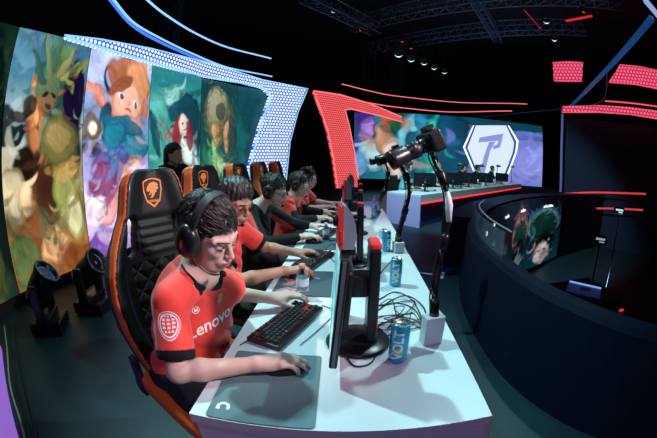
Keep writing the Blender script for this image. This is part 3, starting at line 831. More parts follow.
# ---- picture walls: coloured screens painted by soft shapes
def screen_glow():
    m = bpy.data.materials.new('led_picture'); m.use_nodes = True; nt = m.node_tree; N = nt.nodes; L = nt.links; b = N['Principled BSDF']
    b.inputs['Base Color'].default_value = (.01, .01, .01, 1); b.inputs['Roughness'].default_value = .5
    a = N.new('ShaderNodeAttribute'); a.attribute_name = 'picture'; L.new(a.outputs['Color'], b.inputs['Emission Color']); b.inputs['Emission Strength'].default_value = 1.0
    return m
LED = screen_glow()
def paint(u, v, base, shapes, warp=.03, streak=.10, seed=0, asp=2.0, strokes=1, top=()):
    """u,v arrays 0..1 (v up). base: [(v,color)...]; shapes: (u,v,ru,rv,angle,color,softness)"""
    uu = u+warp*np.sin(v*asp*9+seed)*.6+warp*.6*np.sin(u*17+v*23+seed*2)+warp*.3*np.sin(u*41-v*37+seed)
    vv = v+warp*.5*np.sin(u*11+seed*3)+warp*.4*np.sin(u*23-v*19+seed)+warp*.2*np.sin(v*61+u*30)
    vs = [b[0] for b in base]; c = np.stack([np.interp(vv, vs, [b[1][k] for b in base]) for k in range(3)], -1)
    for (cu, cv, ru, rv, an, col, so) in shapes:
        du = (uu-cu); dv = (vv-cv)*asp; ca, sa = math.cos(R(an)), math.sin(R(an))
        x = (du*ca+dv*sa)/ru; y = (-du*sa+dv*ca)/(rv*asp)
        r = np.sqrt(x*x+y*y); so = so*.45; k = np.clip((1+so-r)/(2*so), 0, 1); k = k*k*(3-2*k)
        shade = 1+.30*np.sin(x*2.5+seed)*np.sin(y*3+cu*20)+.25*(-x*.5+y*.4)-.45*np.exp(-((r-.93)/.10)**2)
        c = c*(1-k[..., None])+np.array(col)*shade[..., None]*k[..., None]
    rg = np.random.RandomState(int(seed*10)+11); n0, n1 = u.shape
    for q in range(int(210*strokes)):
        i0, j0 = rg.randint(0, n0), rg.randint(0, n1); sz = rg.uniform(.008, .030)*(1 if q > 60 else 1.7); el = rg.uniform(1.5, 5); an = rg.uniform(-.9, .9)+.9*math.sin(u[i0, 0]*5+v[0, j0]*7+seed)
        di, dj = rg.randint(-n0//9-1, n0//9+2), rg.randint(-n1//14-1, n1//14+2); i1, j1 = np.clip(i0+di, 0, n0-1), np.clip(j0+dj, 0, n1-1)
        col = c[i1, j1]*rg.uniform(.62, 1.42)
        R_ = sz*el*1.1; A0, A1 = max(0, int((u[i0, 0]-R_)*n0)), min(n0, int((u[i0, 0]+R_)*n0)+2); B0, B1 = max(0, int((v[0, j0]-R_/1.0)*n1)), min(n1, int((v[0, j0]+R_)*n1)+2)
        du = (u[A0:A1, B0:B1]-u[i0, 0])*(1 if asp >= 1 else 1/asp**.5); dv = (v[A0:A1, B0:B1]-v[0, j0])*(asp if asp >= 1 else 1); ca, sa = math.cos(an), math.sin(an)
        r = np.sqrt(((du*ca+dv*sa)/(sz*el))**2+((-du*sa+dv*ca+ -.10*(du*ca+dv*sa)**2/sz)/sz)**2); k = np.clip((1.25-r)/.5, 0, 1)[..., None]*.6
        c[A0:A1, B0:B1] = c[A0:A1, B0:B1]*(1-k)+col*k
    for (cu, cv, ru, rv, an, col, so) in top:
        du = (uu-cu); dv = (vv-cv)*asp; ca, sa = math.cos(R(an)), math.sin(R(an))
        x = (du*ca+dv*sa)/ru; y = (-du*sa+dv*ca)/(rv*asp); r = np.sqrt(x*x+y*y); so = so*.5; k = np.clip((1+so-r)/(2*so), 0, 1)*.92
        shade = 1-.28*(x*.7-y*.5)-.35*np.exp(-((r-.95)/.09)**2)+.07*np.sin(x*11+y*7)
        c = c*(1-k[..., None])+np.array(col)*shade[..., None]*k[..., None]
    st = 1+streak*np.sin(uu*60+np.sin(vv*30+seed)*3)*np.sin(vv*asp*34+np.sin(uu*22)*2)+streak*.7*np.sin(uu*130+vv*90+4*np.sin(vv*14+seed))
    return np.clip(c*st[..., None], 0, 1)
def srgb(h): return tuple(((int(h[i:i+2], 16)/255)+.0)**2.2 for i in (0, 2, 4))
def picture(name, P00, P10, P01, P11, nu, nv, base, shapes, parent, bright=1.0, back=.05, seed=0, asp=2.0, warp=.018, streak=.05, strokes=1, top=()):
    """screen panel with real thickness: corners bottom-left, bottom-right, top-left, top-right"""
    u, v = np.meshgrid(np.linspace(0, 1, nu), np.linspace(0, 1, nv), indexing='ij')
    P = [np.array(p, float) for p in (P00, P10, P01, P11)]
    X = ((1-u)*(1-v))[..., None]*P[0]+(u*(1-v))[..., None]*P[1]+((1-u)*v)[..., None]*P[2]+(u*v)[..., None]*P[3]
    c = paint(u, v, base, shapes, warp, streak, seed, asp, strokes, top)*bright
    V = X.reshape(-1, 3); idx = np.arange(nu*nv).reshape(nu, nv)
    F = np.stack([idx[:-1, :-1], idx[1:, :-1], idx[1:, 1:], idx[:-1, 1:]], -1).reshape(-1, 4)
    me = bpy.data.meshes.new(name); me.from_pydata(V.tolist(), [], F.tolist())
    ca = me.color_attributes.new('picture', 'FLOAT_COLOR', 'POINT'); col = np.ones((nu*nv, 4), np.float32); col[:, :3] = c.reshape(-1, 3)
    ca.data.foreach_set('color', col.ravel())
    me.update(); o = link(name, me, LED, parent)
    return o
def cabinet(name, P00, P10, P01, P11, parent, m=BLACK, th=.08):
    a, b, c, d = [Vector(p) for p in (P00, P10, P11, P01)]
    n = (b-a).cross(d-a).normalized(); off = -n*.01; mb = MB()
    vs = [p+off for p in (a, b, c, d)]+[p+off-n*th for p in (a, b, c, d)]
    mb.add(vs, [(0, 1, 2, 3), (7, 6, 5, 4), (0, 4, 5, 1), (1, 5, 6, 2), (2, 6, 7, 3), (3, 7, 4, 0)]); return mb.build(name, m, parent)

Zt = 1.90; TOPZ = CAMZ+Zt; BOTZ = .13
W = [(-3.62, .75), (-3.59, 1.98), (-3.38, 3.38), (-3.10, 4.86), (-2.72, 6.40), (-2.20, 7.49)]
S = srgb
ART = [
 ([(0, S('1d3a2c')), (.4, S('3c5c3a')), (1, S('16302a'))], [(.3, .7, .5, .2, 20, S('6f8c5a'), .4), (.6, .2, .4, .2, 0, S('5c6a34'), .4), (.9, .5, .2, .5, 10, S('0d201c'), .3)]),
 ([(0, S('8a5a34')), (.12, S('a8743c')), (.25, S('6c5a34')), (.45, S('c8b48c')), (.6, S('b6cfd0')), (.8, S('4e86a0')), (1, S('2f5f7e'))],
  [(.2, .93, .35, .10, 0, S('5d93ad'), .8), (.62, .60, .36, .30, 10, S('1c3a35'), .25), (.62, .78, .30, .13, 30, S('2e5c52'), .35), (.85, .74, .14, .18, 0, S('1b1030'), .25),
   (.50, .90, .07, .16, -25, S('3e7a6a'), .2), (.66, .91, .06, .15, -40, S('587c4c'), .2), (.80, .86, .05, .13, -60, S('86904c'), .2), (.35, .86, .04, .14, -5, S('2a6a66'), .2),
   (.42, .60, .13, .17, 5, S('b9734c'), .35), (.52, .56, .10, .08, 0, S('7fa08c'), .4), (.36, .70, .05, .12, 12, S('f0a060'), .3), (.10, .58, .20, .045, 25, S('1a2a2e'), .25), (.05, .62, .10, .07, 0, S('28383a'), .3),
   (.70, .45, .22, .13, 30, S('a8843c'), .35), (.75, .48, .06, .18, 10, S('e0a868'), .3), (.25, .46, .14, .08, 10, S('241c14'), .25), (.45, .45, .10, .08, -10, S('30241c'), .25),
   (.10, .36, .16, .10, 0, S('d8c8a0'), .3), (.30, .34, .10, .07, 20, S('f4d2a0'), .35), (.55, .36, .22, .11, 0, S('4a2c20'), .3), (.80, .30, .16, .16, 20, S('a0a45c'), .3), (.85, .24, .10, .10, 0, S('e4e0a8'), .35),
   (.35, .18, .30, .10, 10, S('7c4a2a'), .35), (.55, .12, .20, .07, 0, S('f0b480'), .3), (.48, .20, .06, .09, 20, S('58744a'), .25), (.15, .10, .16, .12, 0, S('5a7040'), .3), (.8, .06, .2, .06, 0, S('8a4a24'), .4), (.32, .07, .05, .03, 0, S('f07030'), .7)]),
 ([(0, S('a07cc8')), (.10, S('c8b8e8')), (.28, S('e8dcf4')), (.45, S('8c8cc8')), (.62, S('6c8cc0')), (1, S('c0cff0'))],
  [(.2, .92, .3, .14, 0, S('b4c4f0'), .8), (.72, .84, .28, .14, -30, S('a8603c'), .3), (.58, .90, .14, .08, -20, S('d8905c'), .4), (.86, .88, .10, .16, 10, S('e8a878'), .35), (.34, .86, .11, .07, 0, S('2c3450'), .25), (.34, .865, .07, .045, 0, S('a8b8e0'), .25),
   (.60, .72, .26, .13, -10, S('f2a890'), .22), (.70, .66, .20, .09, 10, S('f8b4a0'), .3), (.15, .76, .20, .035, -35, S('e88c74'), .3), (.45, .78, .08, .05, 0, S('7c3c2c'), .35), (.9, .74, .08, .10, 0, S('b46850'), .4),
   (.52, .58, .30, .09, -15, S('1c5c7c'), .25), (.75, .50, .30, .07, 15, S('2c84a0'), .3), (.30, .64, .08, .10, 0, S('185068'), .3), (.12, .60, .12, .07, 0, S('7c6c60'), .3), (.12, .60, .07, .04, 0, S('f4e4d0'), .4), (.12, .50, .14, .04, 0, S('4c3c4c'), .35),
   (.40, .42, .30, .10, 20, S('5c64b4'), .3), (.25, .36, .22, .09, 40, S('8c4c78'), .35), (.62, .34, .36, .055, 48, S('f8b8a8'), .25), (.40, .24, .30, .05, 40, S('f4a0a0'), .3), (.15, .22, .18, .06, 20, S('fce8f4'), .4), (.8, .2, .2, .10, 0, S('c8d4f0'), .5), (.2, .06, .25, .06, 0, S('7c50a8'), .4), (.5, .10, .3, .04, 10, S('f0e4fc'), .4)]),
 ([(0, S('1c6a6a')), (.3, S('2c8c88')), (.6, S('3ca09c')), (1, S('1f7a80'))],
  [(.3, .80, .35, .06, 30, S('8cd0c8'), .6), (.15, .70, .2, .12, 0, S('58b4a8'), .6), (.74, .74, .26, .12, 20, S('0e4a58'), .22), (.86, .62, .18, .22, 0, S('0c3c4c'), .25), (.60, .66, .26, .035, 15, S('12505c'), .25),
   (.58, .56, .14, .13, 0, S('8c2c34'), .28), (.42, .60, .16, .04, 30, S('c06858'), .3), (.70, .60, .10, .06, 0, S('e0e4e0'), .28), (.66, .48, .10, .10, 0, S('7c1c30'), .3), (.80, .42, .16, .14, 0, S('d4ece4'), .3), (.14, .55, .08, .18, 20, S('1c545c'), .25), (.20, .52, .04, .14, 20, S('7cc8c0'), .35),
   (.30, .36, .2, .12, 0, S('4cc0a8'), .5), (.55, .30, .3, .10, 30, S('14505c'), .3), (.75, .22, .2, .12, 0, S('b8e4d8'), .4), (.3, .14, .3, .12, 0, S('1c6c6c'), .5)]),
 ([(0, S('174c4a')), (.4, S('1f5c54')), (1, S('14444a'))],
  [(.45, .75, .34, .20, 0, S('8c9470'), .3), (.40, .84, .28, .10, 20, S('c0c49c'), .4), (.60, .72, .13, .13, 0, S('5c6a4c'), .28), (.60, .74, .07, .06, 0, S('a08c58'), .3), (.40, .60, .10, .12, 0, S('c8945c'), .35), (.68, .56, .08, .10, 10, S('d8a078'), .35), (.85, .6, .12, .14, 0, S('3c4c44'), .3),
   (.3, .40, .30, .10, 30, S('4a9c70'), .4), (.6, .36, .3, .06, -30, S('b8e4a0'), .5), (.4, .2, .35, .12, 0, S('2c7c60'), .4), (.75, .25, .2, .1, 0, S('103c3c'), .3)]),
]
TOP = [(),
 ((.50, .735, .13, .085, 5, S('8c6c4c'), .2), (.50, .775, .16, .05, 8, S('5c7a58'), .2), (.47, .725, .035, .010, 10, S('14100c'), .3), (.57, .73, .035, .010, -10, S('14100c'), .3), (.53, .685, .03, .012, 0, S('3c2418'), .4),
  (.44, .90, .035, .12, 12, S('7c8c5c'), .2), (.56, .92, .03, .12, -8, S('486c54'), .2), (.68, .88, .03, .10, -28, S('94905c'), .2), (.34, .85, .03, .10, 30, S('3c5c54'), .2), (.15, .64, .20, .020, 25, S('2c3030'), .2), (.30, .70, .09, .045, 0, S('26302c'), .2),
  (.68, .55, .26, .10, 20, S('6c6a3c'), .2), (.68, .56, .18, .06, 20, S('a08c54'), .3)),
 ((.60, .88, .34, .10, -18, S('a05c3c'), .2), (.78, .86, .20, .12, 10, S('dc9468'), .25), (.63, .745, .24, .095, -8, S('f4b49c'), .12), (.52, .775, .045, .020, 0, S('f0f0f4'), .2), (.53, .773, .025, .017, 0, S('28344c'), .2), (.74, .735, .045, .020, 0, S('f0f0f4'), .2), (.745, .733, .025, .017, 0, S('28344c'), .2), (.64, .69, .05, .008, -12, S('b05c54'), .3), (.64, .725, .015, .008, 0, S('e09080'), .4),
  (.50, .83, .22, .035, 25, S('8c4c34'), .3), (.58, .62, .34, .045, -12, S('1c6480'), .2), (.45, .57, .16, .07, 20, S('247c98'), .2), (.14, .60, .11, .055, 0, S('6c5c58'), .2), (.14, .60, .06, .030, 0, S('fcf0dc'), .3)),
 ((.62, .76, .30, .075, 22, S('0c4654'), .15), (.80, .68, .16, .10, 0, S('0c3e4c'), .2), (.52, .60, .10, .11, -10, S('8c2838'), .2), (.64, .655, .11, .065, 8, S('ecd8d0'), .15), (.60, .665, .022, .006, 0, S('20303c'), .3), (.71, .66, .022, .006, 0, S('20303c'), .3), (.65, .625, .03, .006, 0, S('b04048'), .3), (.76, .58, .08, .10, 10, S('7c2030'), .2), (.12, .56, .07, .12, 18, S('14505c'), .2)),
 ((.42, .80, .24, .12, 5, S('a8a888'), .2), (.52, .78, .12, .07, 0, S('4c5844'), .2), (.36, .62, .06, .06, 10, S('e0b080'), .25), (.70, .64, .06, .07, -10, S('e0a880'), .25))]
lw = empty('screen_wall', (-3.3, 3.9, 0), 0, 'long curved screen wall of five tall fantasy picture panels behind the chairs', 'screen')
for i in range(5):
    (x0, y0), (x1, y1) = W[i], W[i+1]
    dx, dy = x1-x0, y1-y0; l = math.hypot(dx, dy); g_ = .006
    a = (x0+dx*g_/l, y0+dy*g_/l); b = (x1-dx*g_/l, y1-dy*g_/l)
    I = lambda p, z: (p[0]+3.3, p[1]-3.9, z)
    cab = cabinet('panel_cabinet', I(a, BOTZ), I(b, BOTZ), I(a, TOPZ), I(b, TOPZ), lw)
    base, sh = ART[i]
    o = picture('picture_panel', I(a, BOTZ), I(b, BOTZ), I(a, TOPZ), I(b, TOPZ), 120, 240, base, sh, None, [.7, .95, 1.1, .95, .75][i], seed=i*1.7, asp=2.1, top=TOP[i])
    o.parent = cab
x0, y0 = W[-1]; x1, y1 = -1.62, 8.25
IL = lambda p: (p[0]+3.3, p[1]-3.9, p[2])
cab = cabinet('panel_cabinet', IL((x0, y0, BOTZ)), IL((x1, y1, BOTZ)), IL((x0, y0, TOPZ)), IL((x1, y1, TOPZ)), lw)
picture('picture_panel', IL((x0, y0, BOTZ)), IL((x1, y1, BOTZ)), IL((x0, y0, TOPZ)), IL((x1, y1, TOPZ)), 24, 60, [(0, S('0c3a48')), (.6, S('145464')), (1, S('1a6472'))], [(.1, .5, .2, .3, 0, S('1f7c7c'), .6)], cab, .5)
mb = MB()
for i in range(5):
    (x0, y0), (x1, y1) = W[i], W[i+1]; n = Vector((y1-y0, -(x1-x0), 0)).normalized()
    P = [Vector((x0, y0, 0)), Vector((x1, y1, 0))]; o_ = n*.03
    mb.add([P[0]+o_, P[1]+o_, P[1]-n*.35, P[0]-n*.35, P[0]+o_+Vector((0, 0, BOTZ-.01)), P[1]+o_+Vector((0, 0, BOTZ-.01)), P[1]-n*.35+Vector((0, 0, BOTZ-.01)), P[0]-n*.35+Vector((0, 0, BOTZ-.01))],
           [(0, 1, 5, 4), (3, 2, 1, 0), (4, 5, 6, 7), (1, 2, 6, 5), (2, 3, 7, 6), (3, 0, 4, 7)])
tag(mb.build('trim_1', BLACK), kind='structure')

# ---- dotted light wings
def dots_mat(name, dot, gap, s, scale=1.0):
    m = mat(name, (.02, .02, .02), .4); nt = m.node_tree; N = nt.nodes; L = nt.links; b = N['Principled BSDF']
    uv = N.new('ShaderNodeUVMap'); ds = []
    for off in (0, .5):
        mp = N.new('ShaderNodeMapping'); mp.inputs['Scale'].default_value = (scale/.056, scale/.097, 1); mp.inputs['Location'].default_value = (off, off, 0); L.new(uv.outputs[0], mp.inputs[0])
        fr = N.new('ShaderNodeVectorMath'); fr.operation = 'FRACTION'; L.new(mp.outputs[0], fr.inputs[0])
        sb = N.new('ShaderNodeVectorMath'); sb.operation = 'SUBTRACT'; sb.inputs[1].default_value = (.5, .5, 0); L.new(fr.outputs[0], sb.inputs[0])
        sc = N.new('ShaderNodeVectorMath'); sc.operation = 'MULTIPLY'; sc.inputs[1].default_value = (1, 1.732, 0); L.new(sb.outputs[0], sc.inputs[0])
        ln = N.new('ShaderNodeVectorMath'); ln.operation = 'LENGTH'; L.new(sc.outputs[0], ln.inputs[0]); ds.append(ln)
    mi = N.new('ShaderNodeMath'); mi.operation = 'MINIMUM'; L.new(ds[0].outputs['Value'], mi.inputs[0]); L.new(ds[1].outputs['Value'], mi.inputs[1])
    r = N.new('ShaderNodeValToRGB'); e = r.color_ramp.elements; e[0].position = .30; e[0].color = tuple(dot)+(1,); e[1].position = .42; e[1].color = tuple(gap)+(1,)
    L.new(mi.outputs[0], r.inputs[0]); L.new(r.outputs[0], b.inputs['Emission Color']); b.inputs['Emission Strength'].default_value = s
    return m
DOT_BLUE = dots_mat('blue_dot_lights', (.75, .92, 1), (.01, .06, .50), 1.15, .62)
DOT_RED = dots_mat('red_dot_lights', (1, .17, .17), (.38, .004, .015), 1.0, .72)
DOT_RED_FAR = dots_mat('far_red_dot_lights', (1, .16, .26), (.50, .004, .07), .9, .36)
NEON_BLUE = glow('pale_blue_tube', (.28, .58, 1), 1.2)
NEON_RED = glow('pale_red_tube', (1, .17, .19), 1.1)
NEON_RED2 = glow('red_tube', (1, .09, .16), .95)
NEON_RED3 = glow('dim_red_tube', (1, .06, .08), .6)
def wall_hit(px, py, poly, off):
    """sight line onto a polyline wall shifted towards the viewer"""
    best = None
    for i in range(len(poly)-1):
        (x0, y0), (x1, y1) = poly[i], poly[i+1]; n = Vector((y1-y0, -(x1-x0))).normalized()*off
        a = (x0+n.x, y0+n.y); b = (x1+n.x, y1+n.y); p = onplane(px, py, a, b)
        t = ((p.x-a[0])*(b[0]-a[0])+(p.y-a[1])*(b[1]-a[1]))/((b[0]-a[0])**2+(b[1]-a[1])**2)
        if p.y > 0 or p.x < -3:
            if -.02 <= t <= 1.02: return p
            e = min(abs(t), abs(t-1))
            if best is None or e < best[0]: best = (e, p)
    return best[1]
def dens(pts, n=6):
    out = []
    for a, b in zip(pts[:-1], pts[1:]):
        for k in range(n): out.append((a[0]+(b[0]-a[0])*k/n, a[1]+(b[1]-a[1])*k/n))
    return out+[pts[-1]]
def wing(name, outer, inner, poly, off, mdot, mneon, label, tube_r=.02, inner_r=.02, origin=(0, 0, 0)):
    root = empty(name, origin, 0, label, 'light frame')
    O = [wall_hit(*p, poly, off)-Vector(origin) for p in dens(outer)]; N_ = [wall_hit(*p, poly, off)-Vector(origin) for p in dens(inner)]
    # strip between two outlines with the same count of points
    n = len(O); m_ = len(N_); vs = []; fs = []; uvs = []
    K = 9
    def cum(P):
        s = [0]
        for a, b in zip(P[:-1], P[1:]): s.append(s[-1]+(b-a).length)
        return s
    for i in range(n):
        j = i*(m_-1)/(n-1); j0 = int(j); f = j-j0; q = N_[j0].lerp(N_[min(j0+1, m_-1)], f)
        for k in range(K):
            p = O[i].lerp(q, k/(K-1)); vs.append(p)
    ds = []
    for p in vs: ds.append(p)
    for i in range(n-1):
        for k in range(K-1): fs.append((i*K+k, i*K+k+1, (i+1)*K+k+1, (i+1)*K+k))
    me = bpy.data.meshes.new('dot_panel')
    d = (Vector((poly[-1][0], poly[-1][1], 0))-Vector((poly[0][0], poly[0][1], 0))).normalized()
    wp = [Vector((x, y, 0)) for x, y in poly]
    def su(p):
        p = Vector((p.x+origin[0], p.y+origin[1], 0)); s = 0; best = (9e9, 0)
        for a, b in zip(wp[:-1], wp[1:]):
            L_ = (b-a).length; t = max(0, min(1, (p-a).dot(b-a)/L_**2)); dd = (a.lerp(b, t)-p).length
            if dd < best[0]: best = (dd, s+t*L_)
            s += L_
        return best[1]
    nb = len(vs); nrm = Vector((d.y, -d.x, 0))
    vs2 = vs+[p-nrm*.06 for p in vs]
    fs2 = fs+[tuple(i+nb for i in f[::-1]) for f in fs]
    rim = [i*K for i in range(n)]+[(n-1)*K+k for k in range(1, K)]+[i*K+K-1 for i in range(n-2, -1, -1)]+[k for k in range(K-2, 0, -1)]
    for a, b in zip(rim, rim[1:]+rim[:1]): fs2.append((a, b, b+nb, a+nb))
    me.from_pydata([tuple(p) for p in vs2], [], fs2); uvl = me.uv_layers.new(name='UVMap')
    for lp in me.loops:
        p = vs2[lp.vertex_index]; uvl.data[lp.index].uv = (su(p), p.z)
    me.update(); link('dot_panel', me, mdot, root)
    b = MB(); b.tube([p+nrm*.035 for p in O], tube_r, 8); b.build('outer_tube', mneon, root)
    b = MB(); b.tube([p+nrm*.045 for p in N_], inner_r, 8); b.build('inner_tube', mneon, root)
    return root
WB = W+[(-1.62, 8.25), (-.55, 9.0), (.6, 9.5)]
wing('light_wing', [(64, 36), (100, 40), (150, 49), (215, 65), (262, 80), (307, 89), (297, 112), (289, 142), (285, 182)],
     [(66, 38.5), (98, 48), (150, 63), (200, 76), (240, 83), (262, 88), (270, 96), (258, 130), (249, 165), (246, 184)][0:9]+[(246, 184)], WB, .12, DOT_BLUE, NEON_BLUE, 'blue and white dotted light wing curling over the picture panels', .012, .022, (-2, 6, 0))
WR = [(-.47, 9.35), (1.2, 10.8), (3.1, 12.5)]
wing('light_wing', [(401, 117), (370, 104), (340, 95), (313, 91), (320, 110), (327, 130), (333, 160), (337, 188)],
     [(402, 122), (372, 114), (350, 109), (344, 110), (348, 125), (353, 150), (357, 175), (358, 190)], WR, .12, DOT_RED, NEON_RED, 'red dotted light wing framing the far picture screen', .022, .022, (1, 10.5, 0))

# ---- far screen
FA = (1.20, 14.9); FB = (10.85, 13.45)
fz0, fz1 = .55, CAMZ+2.28
def FP(u, z, off=0):
    d = Vector((FB[0]-FA[0], FB[1]-FA[1], 0)); n = Vector((d.y, -d.x, 0)).normalized()
    return Vector((FA[0], FA[1], 0))+d*u+n*off+Vector((0, 0, z))
fs_o = Vector((5, 13.4, 0)); fs = empty('stage_screen', tuple(fs_o), 0, 'wide screen beyond the far desk with a white hexagon emblem', 'screen')
q = [tuple(FP(a, b)-fs_o) for a, b in ((0, fz0), (1, fz0), (0, fz1), (1, fz1))]
cab = cabinet('screen_cabinet', *q, fs)
picture('picture', *q, 260, 90, [(0, S('7c84d8')), (.25, S('8c90e0')), (.5, S('8890e4')), (.75, S('6a78d0')), (1, S('10505c'))],
  [(.17, .5, .22, .9, 0, S('1c7488'), .15), (.04, .85, .06, .30, 20, S('3a2c7c'), .3), (.06, .72, .035, .22, -20, S('a880d8'), .35), (.03, .45, .06, .2, 20, S('2c4ca0'), .3), (.09, .35, .07, .22, 30, S('a8d8e8'), .35), (.02, .2, .05, .2, 0, S('5c9cc8'), .4),
   (.155, .80, .035, .26, 0, S('a04c30'), .3), (.15, .55, .045, .3, 10, S('c09070'), .35), (.19, .30, .05, .3, 0, S('e0c8b8'), .35), (.21, .85, .04, .18, 0, S('1c5c44'), .3),
   (.26, .7, .04, .35, -20, S('6cb8d0'), .35), (.28, .4, .04, .35, 0, S('14546c'), .3), (.33, .75, .035, .35, 10, S('2c84a8'), .3), (.385, .66, .035, .40, -10, S('20d8a0'), .35), (.37, .3, .03, .3, 0, S('1c9c8c'), .35),
   (.48, .5, .09, .9, 0, S('0c4868'), .18), (.47, .62, .06, .10, 0, S('1c5c88'), .4), (.78, .98, .3, .12, 0, S('0c4454'), .25), (.9, .80, .2, .07, 0, S('5c74c8'), .5)],
  cab, .85, seed=.4, asp=.33, warp=.008, streak=.04, strokes=.35)
# hexagon emblem: lit white board outline with a slanted mark
EM_WHITE = glow('emblem_white', (.85, .93, 1), 1.4); EM_LAV = glow('emblem_lavender', (.30, .34, .72), .8); EM_NAVY = glow('emblem_navy', (.04, .13, .3), .7); EM_PALE = glow('emblem_pale', (.60, .68, 1), 1.1)
def fpix(px, py, off=.02): 
    n = Vector((FB[1]-FA[1], -(FB[0]-FA[0]), 0)).normalized()*off
    return onplane(px, py, (FA[0]+n.x, FA[1]+n.y), (FB[0]+n.x, FB[1]+n.y))-fs_o
hexo = [(463, 147), (473, 125.5), (509, 125.5), (518.5, 141), (517, 152), (506, 181), (477, 181)]
def scl(P, k, cy=152): return [(491+(x-491)*k, cy+(y-cy)*k if y > 126 else y+0) for x, y in P]
for nm, P, m_, off in (('emblem_border', hexo, EM_WHITE, .012), ('emblem_border', scl(hexo, .93), EM_NAVY, .016), ('emblem_border', scl(hexo, .84), EM_PALE, .020)):
    mb = MB(); v = [fpix(*p, off) for p in P]; mb.add(v, [list(range(len(v)))]); mb.build(nm, m_, cab)
for P, m_ in (([(479.5, 137.5), (503.5, 133.5), (502, 140.5), (478.5, 142.5)], EM_LAV), ([(489, 142), (495.5, 141.5), (490, 151), (484, 176), (479, 176), (484, 156)], EM_LAV), ([(503.5, 133.5), (500, 147.5), (493, 149.5), (493, 146), (497, 144.5), (499.5, 138)], EM_LAV)):
    mb = MB(); v = [fpix(*p, .026) for p in P]; mb.add(v, [list(range(len(v)))]); mb.build('emblem_mark', m_, cab)
tag(box_obj('trim_2', (2.5, 13.2, 0), (15, 13.5, .5), BLACK), kind='structure')

# ---- far desk
fc = onz(421, 226, 0); fcl = onz(398, 219, 0)
FDZ = .70
fdir = (onz(519, 184, FDZ)-onz(421, 195, FDZ)).normalized()
print('far desk corner', fc, 'top', onz(421, 195, FDZ), 'end', onz(519, 183.5, FDZ))
f0 = onz(421, 195, FDZ); f0.z = 0; fl = 9.0; fdir.z = 0; fdir.normalize(); fn = Vector((-fdir.y, fdir.x, 0))
fd = empty('far_desk', tuple(f0), math.atan2(fdir.y, fdir.x), 'long pale desk with a red light line where the other team sits', 'desk')
b = MB(); b.box((fl/2, .45, FDZ-.02), (fl, .90, .04), bev=.006); b.build('desk_top', DESK_WHITE, fd)
b = MB(); b.prism([(0, FDZ-.04), (.0, FDZ-.17), (.10, FDZ-.17), (.10, FDZ-.04)], 0, fl, Matrix(((0, 0, 1, 0), (1, 0, 0, .0), (0, 1, 0, 0), (0, 0, 0, 1)))); b.build('upper_fascia', DESK_WHITE, fd)
b = MB(); b.box((fl/2, -.01, FDZ-.185), (fl-.02, .02, .028)); b.build('light_strip', glow('red_desk_light', (1, .03, .06), 1.3), fd)
b = MB(); b.box((fl/2, .06, (FDZ-.20)/2), (fl, .04, FDZ-.20)); b.build('front_panel', NAVY, fd)
LAV = mat('lavender_lit_panel', (.52, .46, .80), .5, var=.05)  # lavender light on the end face is put into this colour
b = MB(); b.box((.0, .45, (FDZ-.04)/2), (.03, .90, FDZ-.04)); b.build('end_panel', LAV, fd)

# ---- near desk
DZ = .74; sl = .075
nd = empty('desk', (0, 0, 0), 0, 'white player desk running away from the viewer', 'desk')
A_, B_, C_, D_ = (-.378, .566), (.443, .535), (.785, 5.0), (-.07, 5.0)
LAVD = mat('pale_desk_panel', (.66, .64, .74), .45, var=.04)
b = MB(); b.prism([A_, B_, C_, D_], DZ-.035, DZ); b.build('desk_top', DESK_WHITE, nd)
b = MB(); b.add([(A_[0]+.01, A_[1]+.006, DZ-.035), (B_[0], B_[1]+.006, DZ-.035), (B_[0]+.13, B_[1]-.03, 0), (A_[0]+.05, A_[1]-.03, 0), (A_[0]+.01, A_[1]+.05, DZ-.035), (B_[0], B_[1]+.05, DZ-.035), (B_[0]+.13, B_[1]+.03, 0), (A_[0]+.05, A_[1]+.03, 0)], [(0, 1, 2, 3), (7, 6, 5, 4), (0, 4, 5, 1), (1, 5, 6, 2), (2, 6, 7, 3), (3, 7, 4, 0)])
b.build('end_panel', LAVD, nd)
b = MB(); b.add([(B_[0]+.002, B_[1], DZ-.004), (C_[0]+.002, C_[1], DZ-.004), (C_[0]+.17, C_[1], 0), (B_[0]+.17, B_[1], 0), (B_[0]-.03, B_[1]+.01, DZ-.036), (C_[0]-.03, C_[1], DZ-.036), (C_[0]+.10, C_[1], 0), (B_[0]+.10, B_[1]+.01, 0)], [(0, 1, 2, 3), (7, 6, 5, 4), (0, 4, 5, 1), (1, 5, 6, 2), (2, 6, 7, 3), (3, 7, 4, 0)])
b.build('side_panel', mat('pale_side_panel', (.50, .60, .66), .45, var=.04), nd)
for yy in (2.4, 4.9):
    b = MB(); b.box((-.30+sl*(yy-.55), yy, (DZ-.035)/2), (.05, .05, DZ-.035)); b.build('leg', LAVD, nd)
def dk(x, y, z=0): 
    """point given by offsets on the desk (x across from the near-left corner side, y = world distance)"""
    return Vector((x+sl*(y-.55), y, DZ+z))
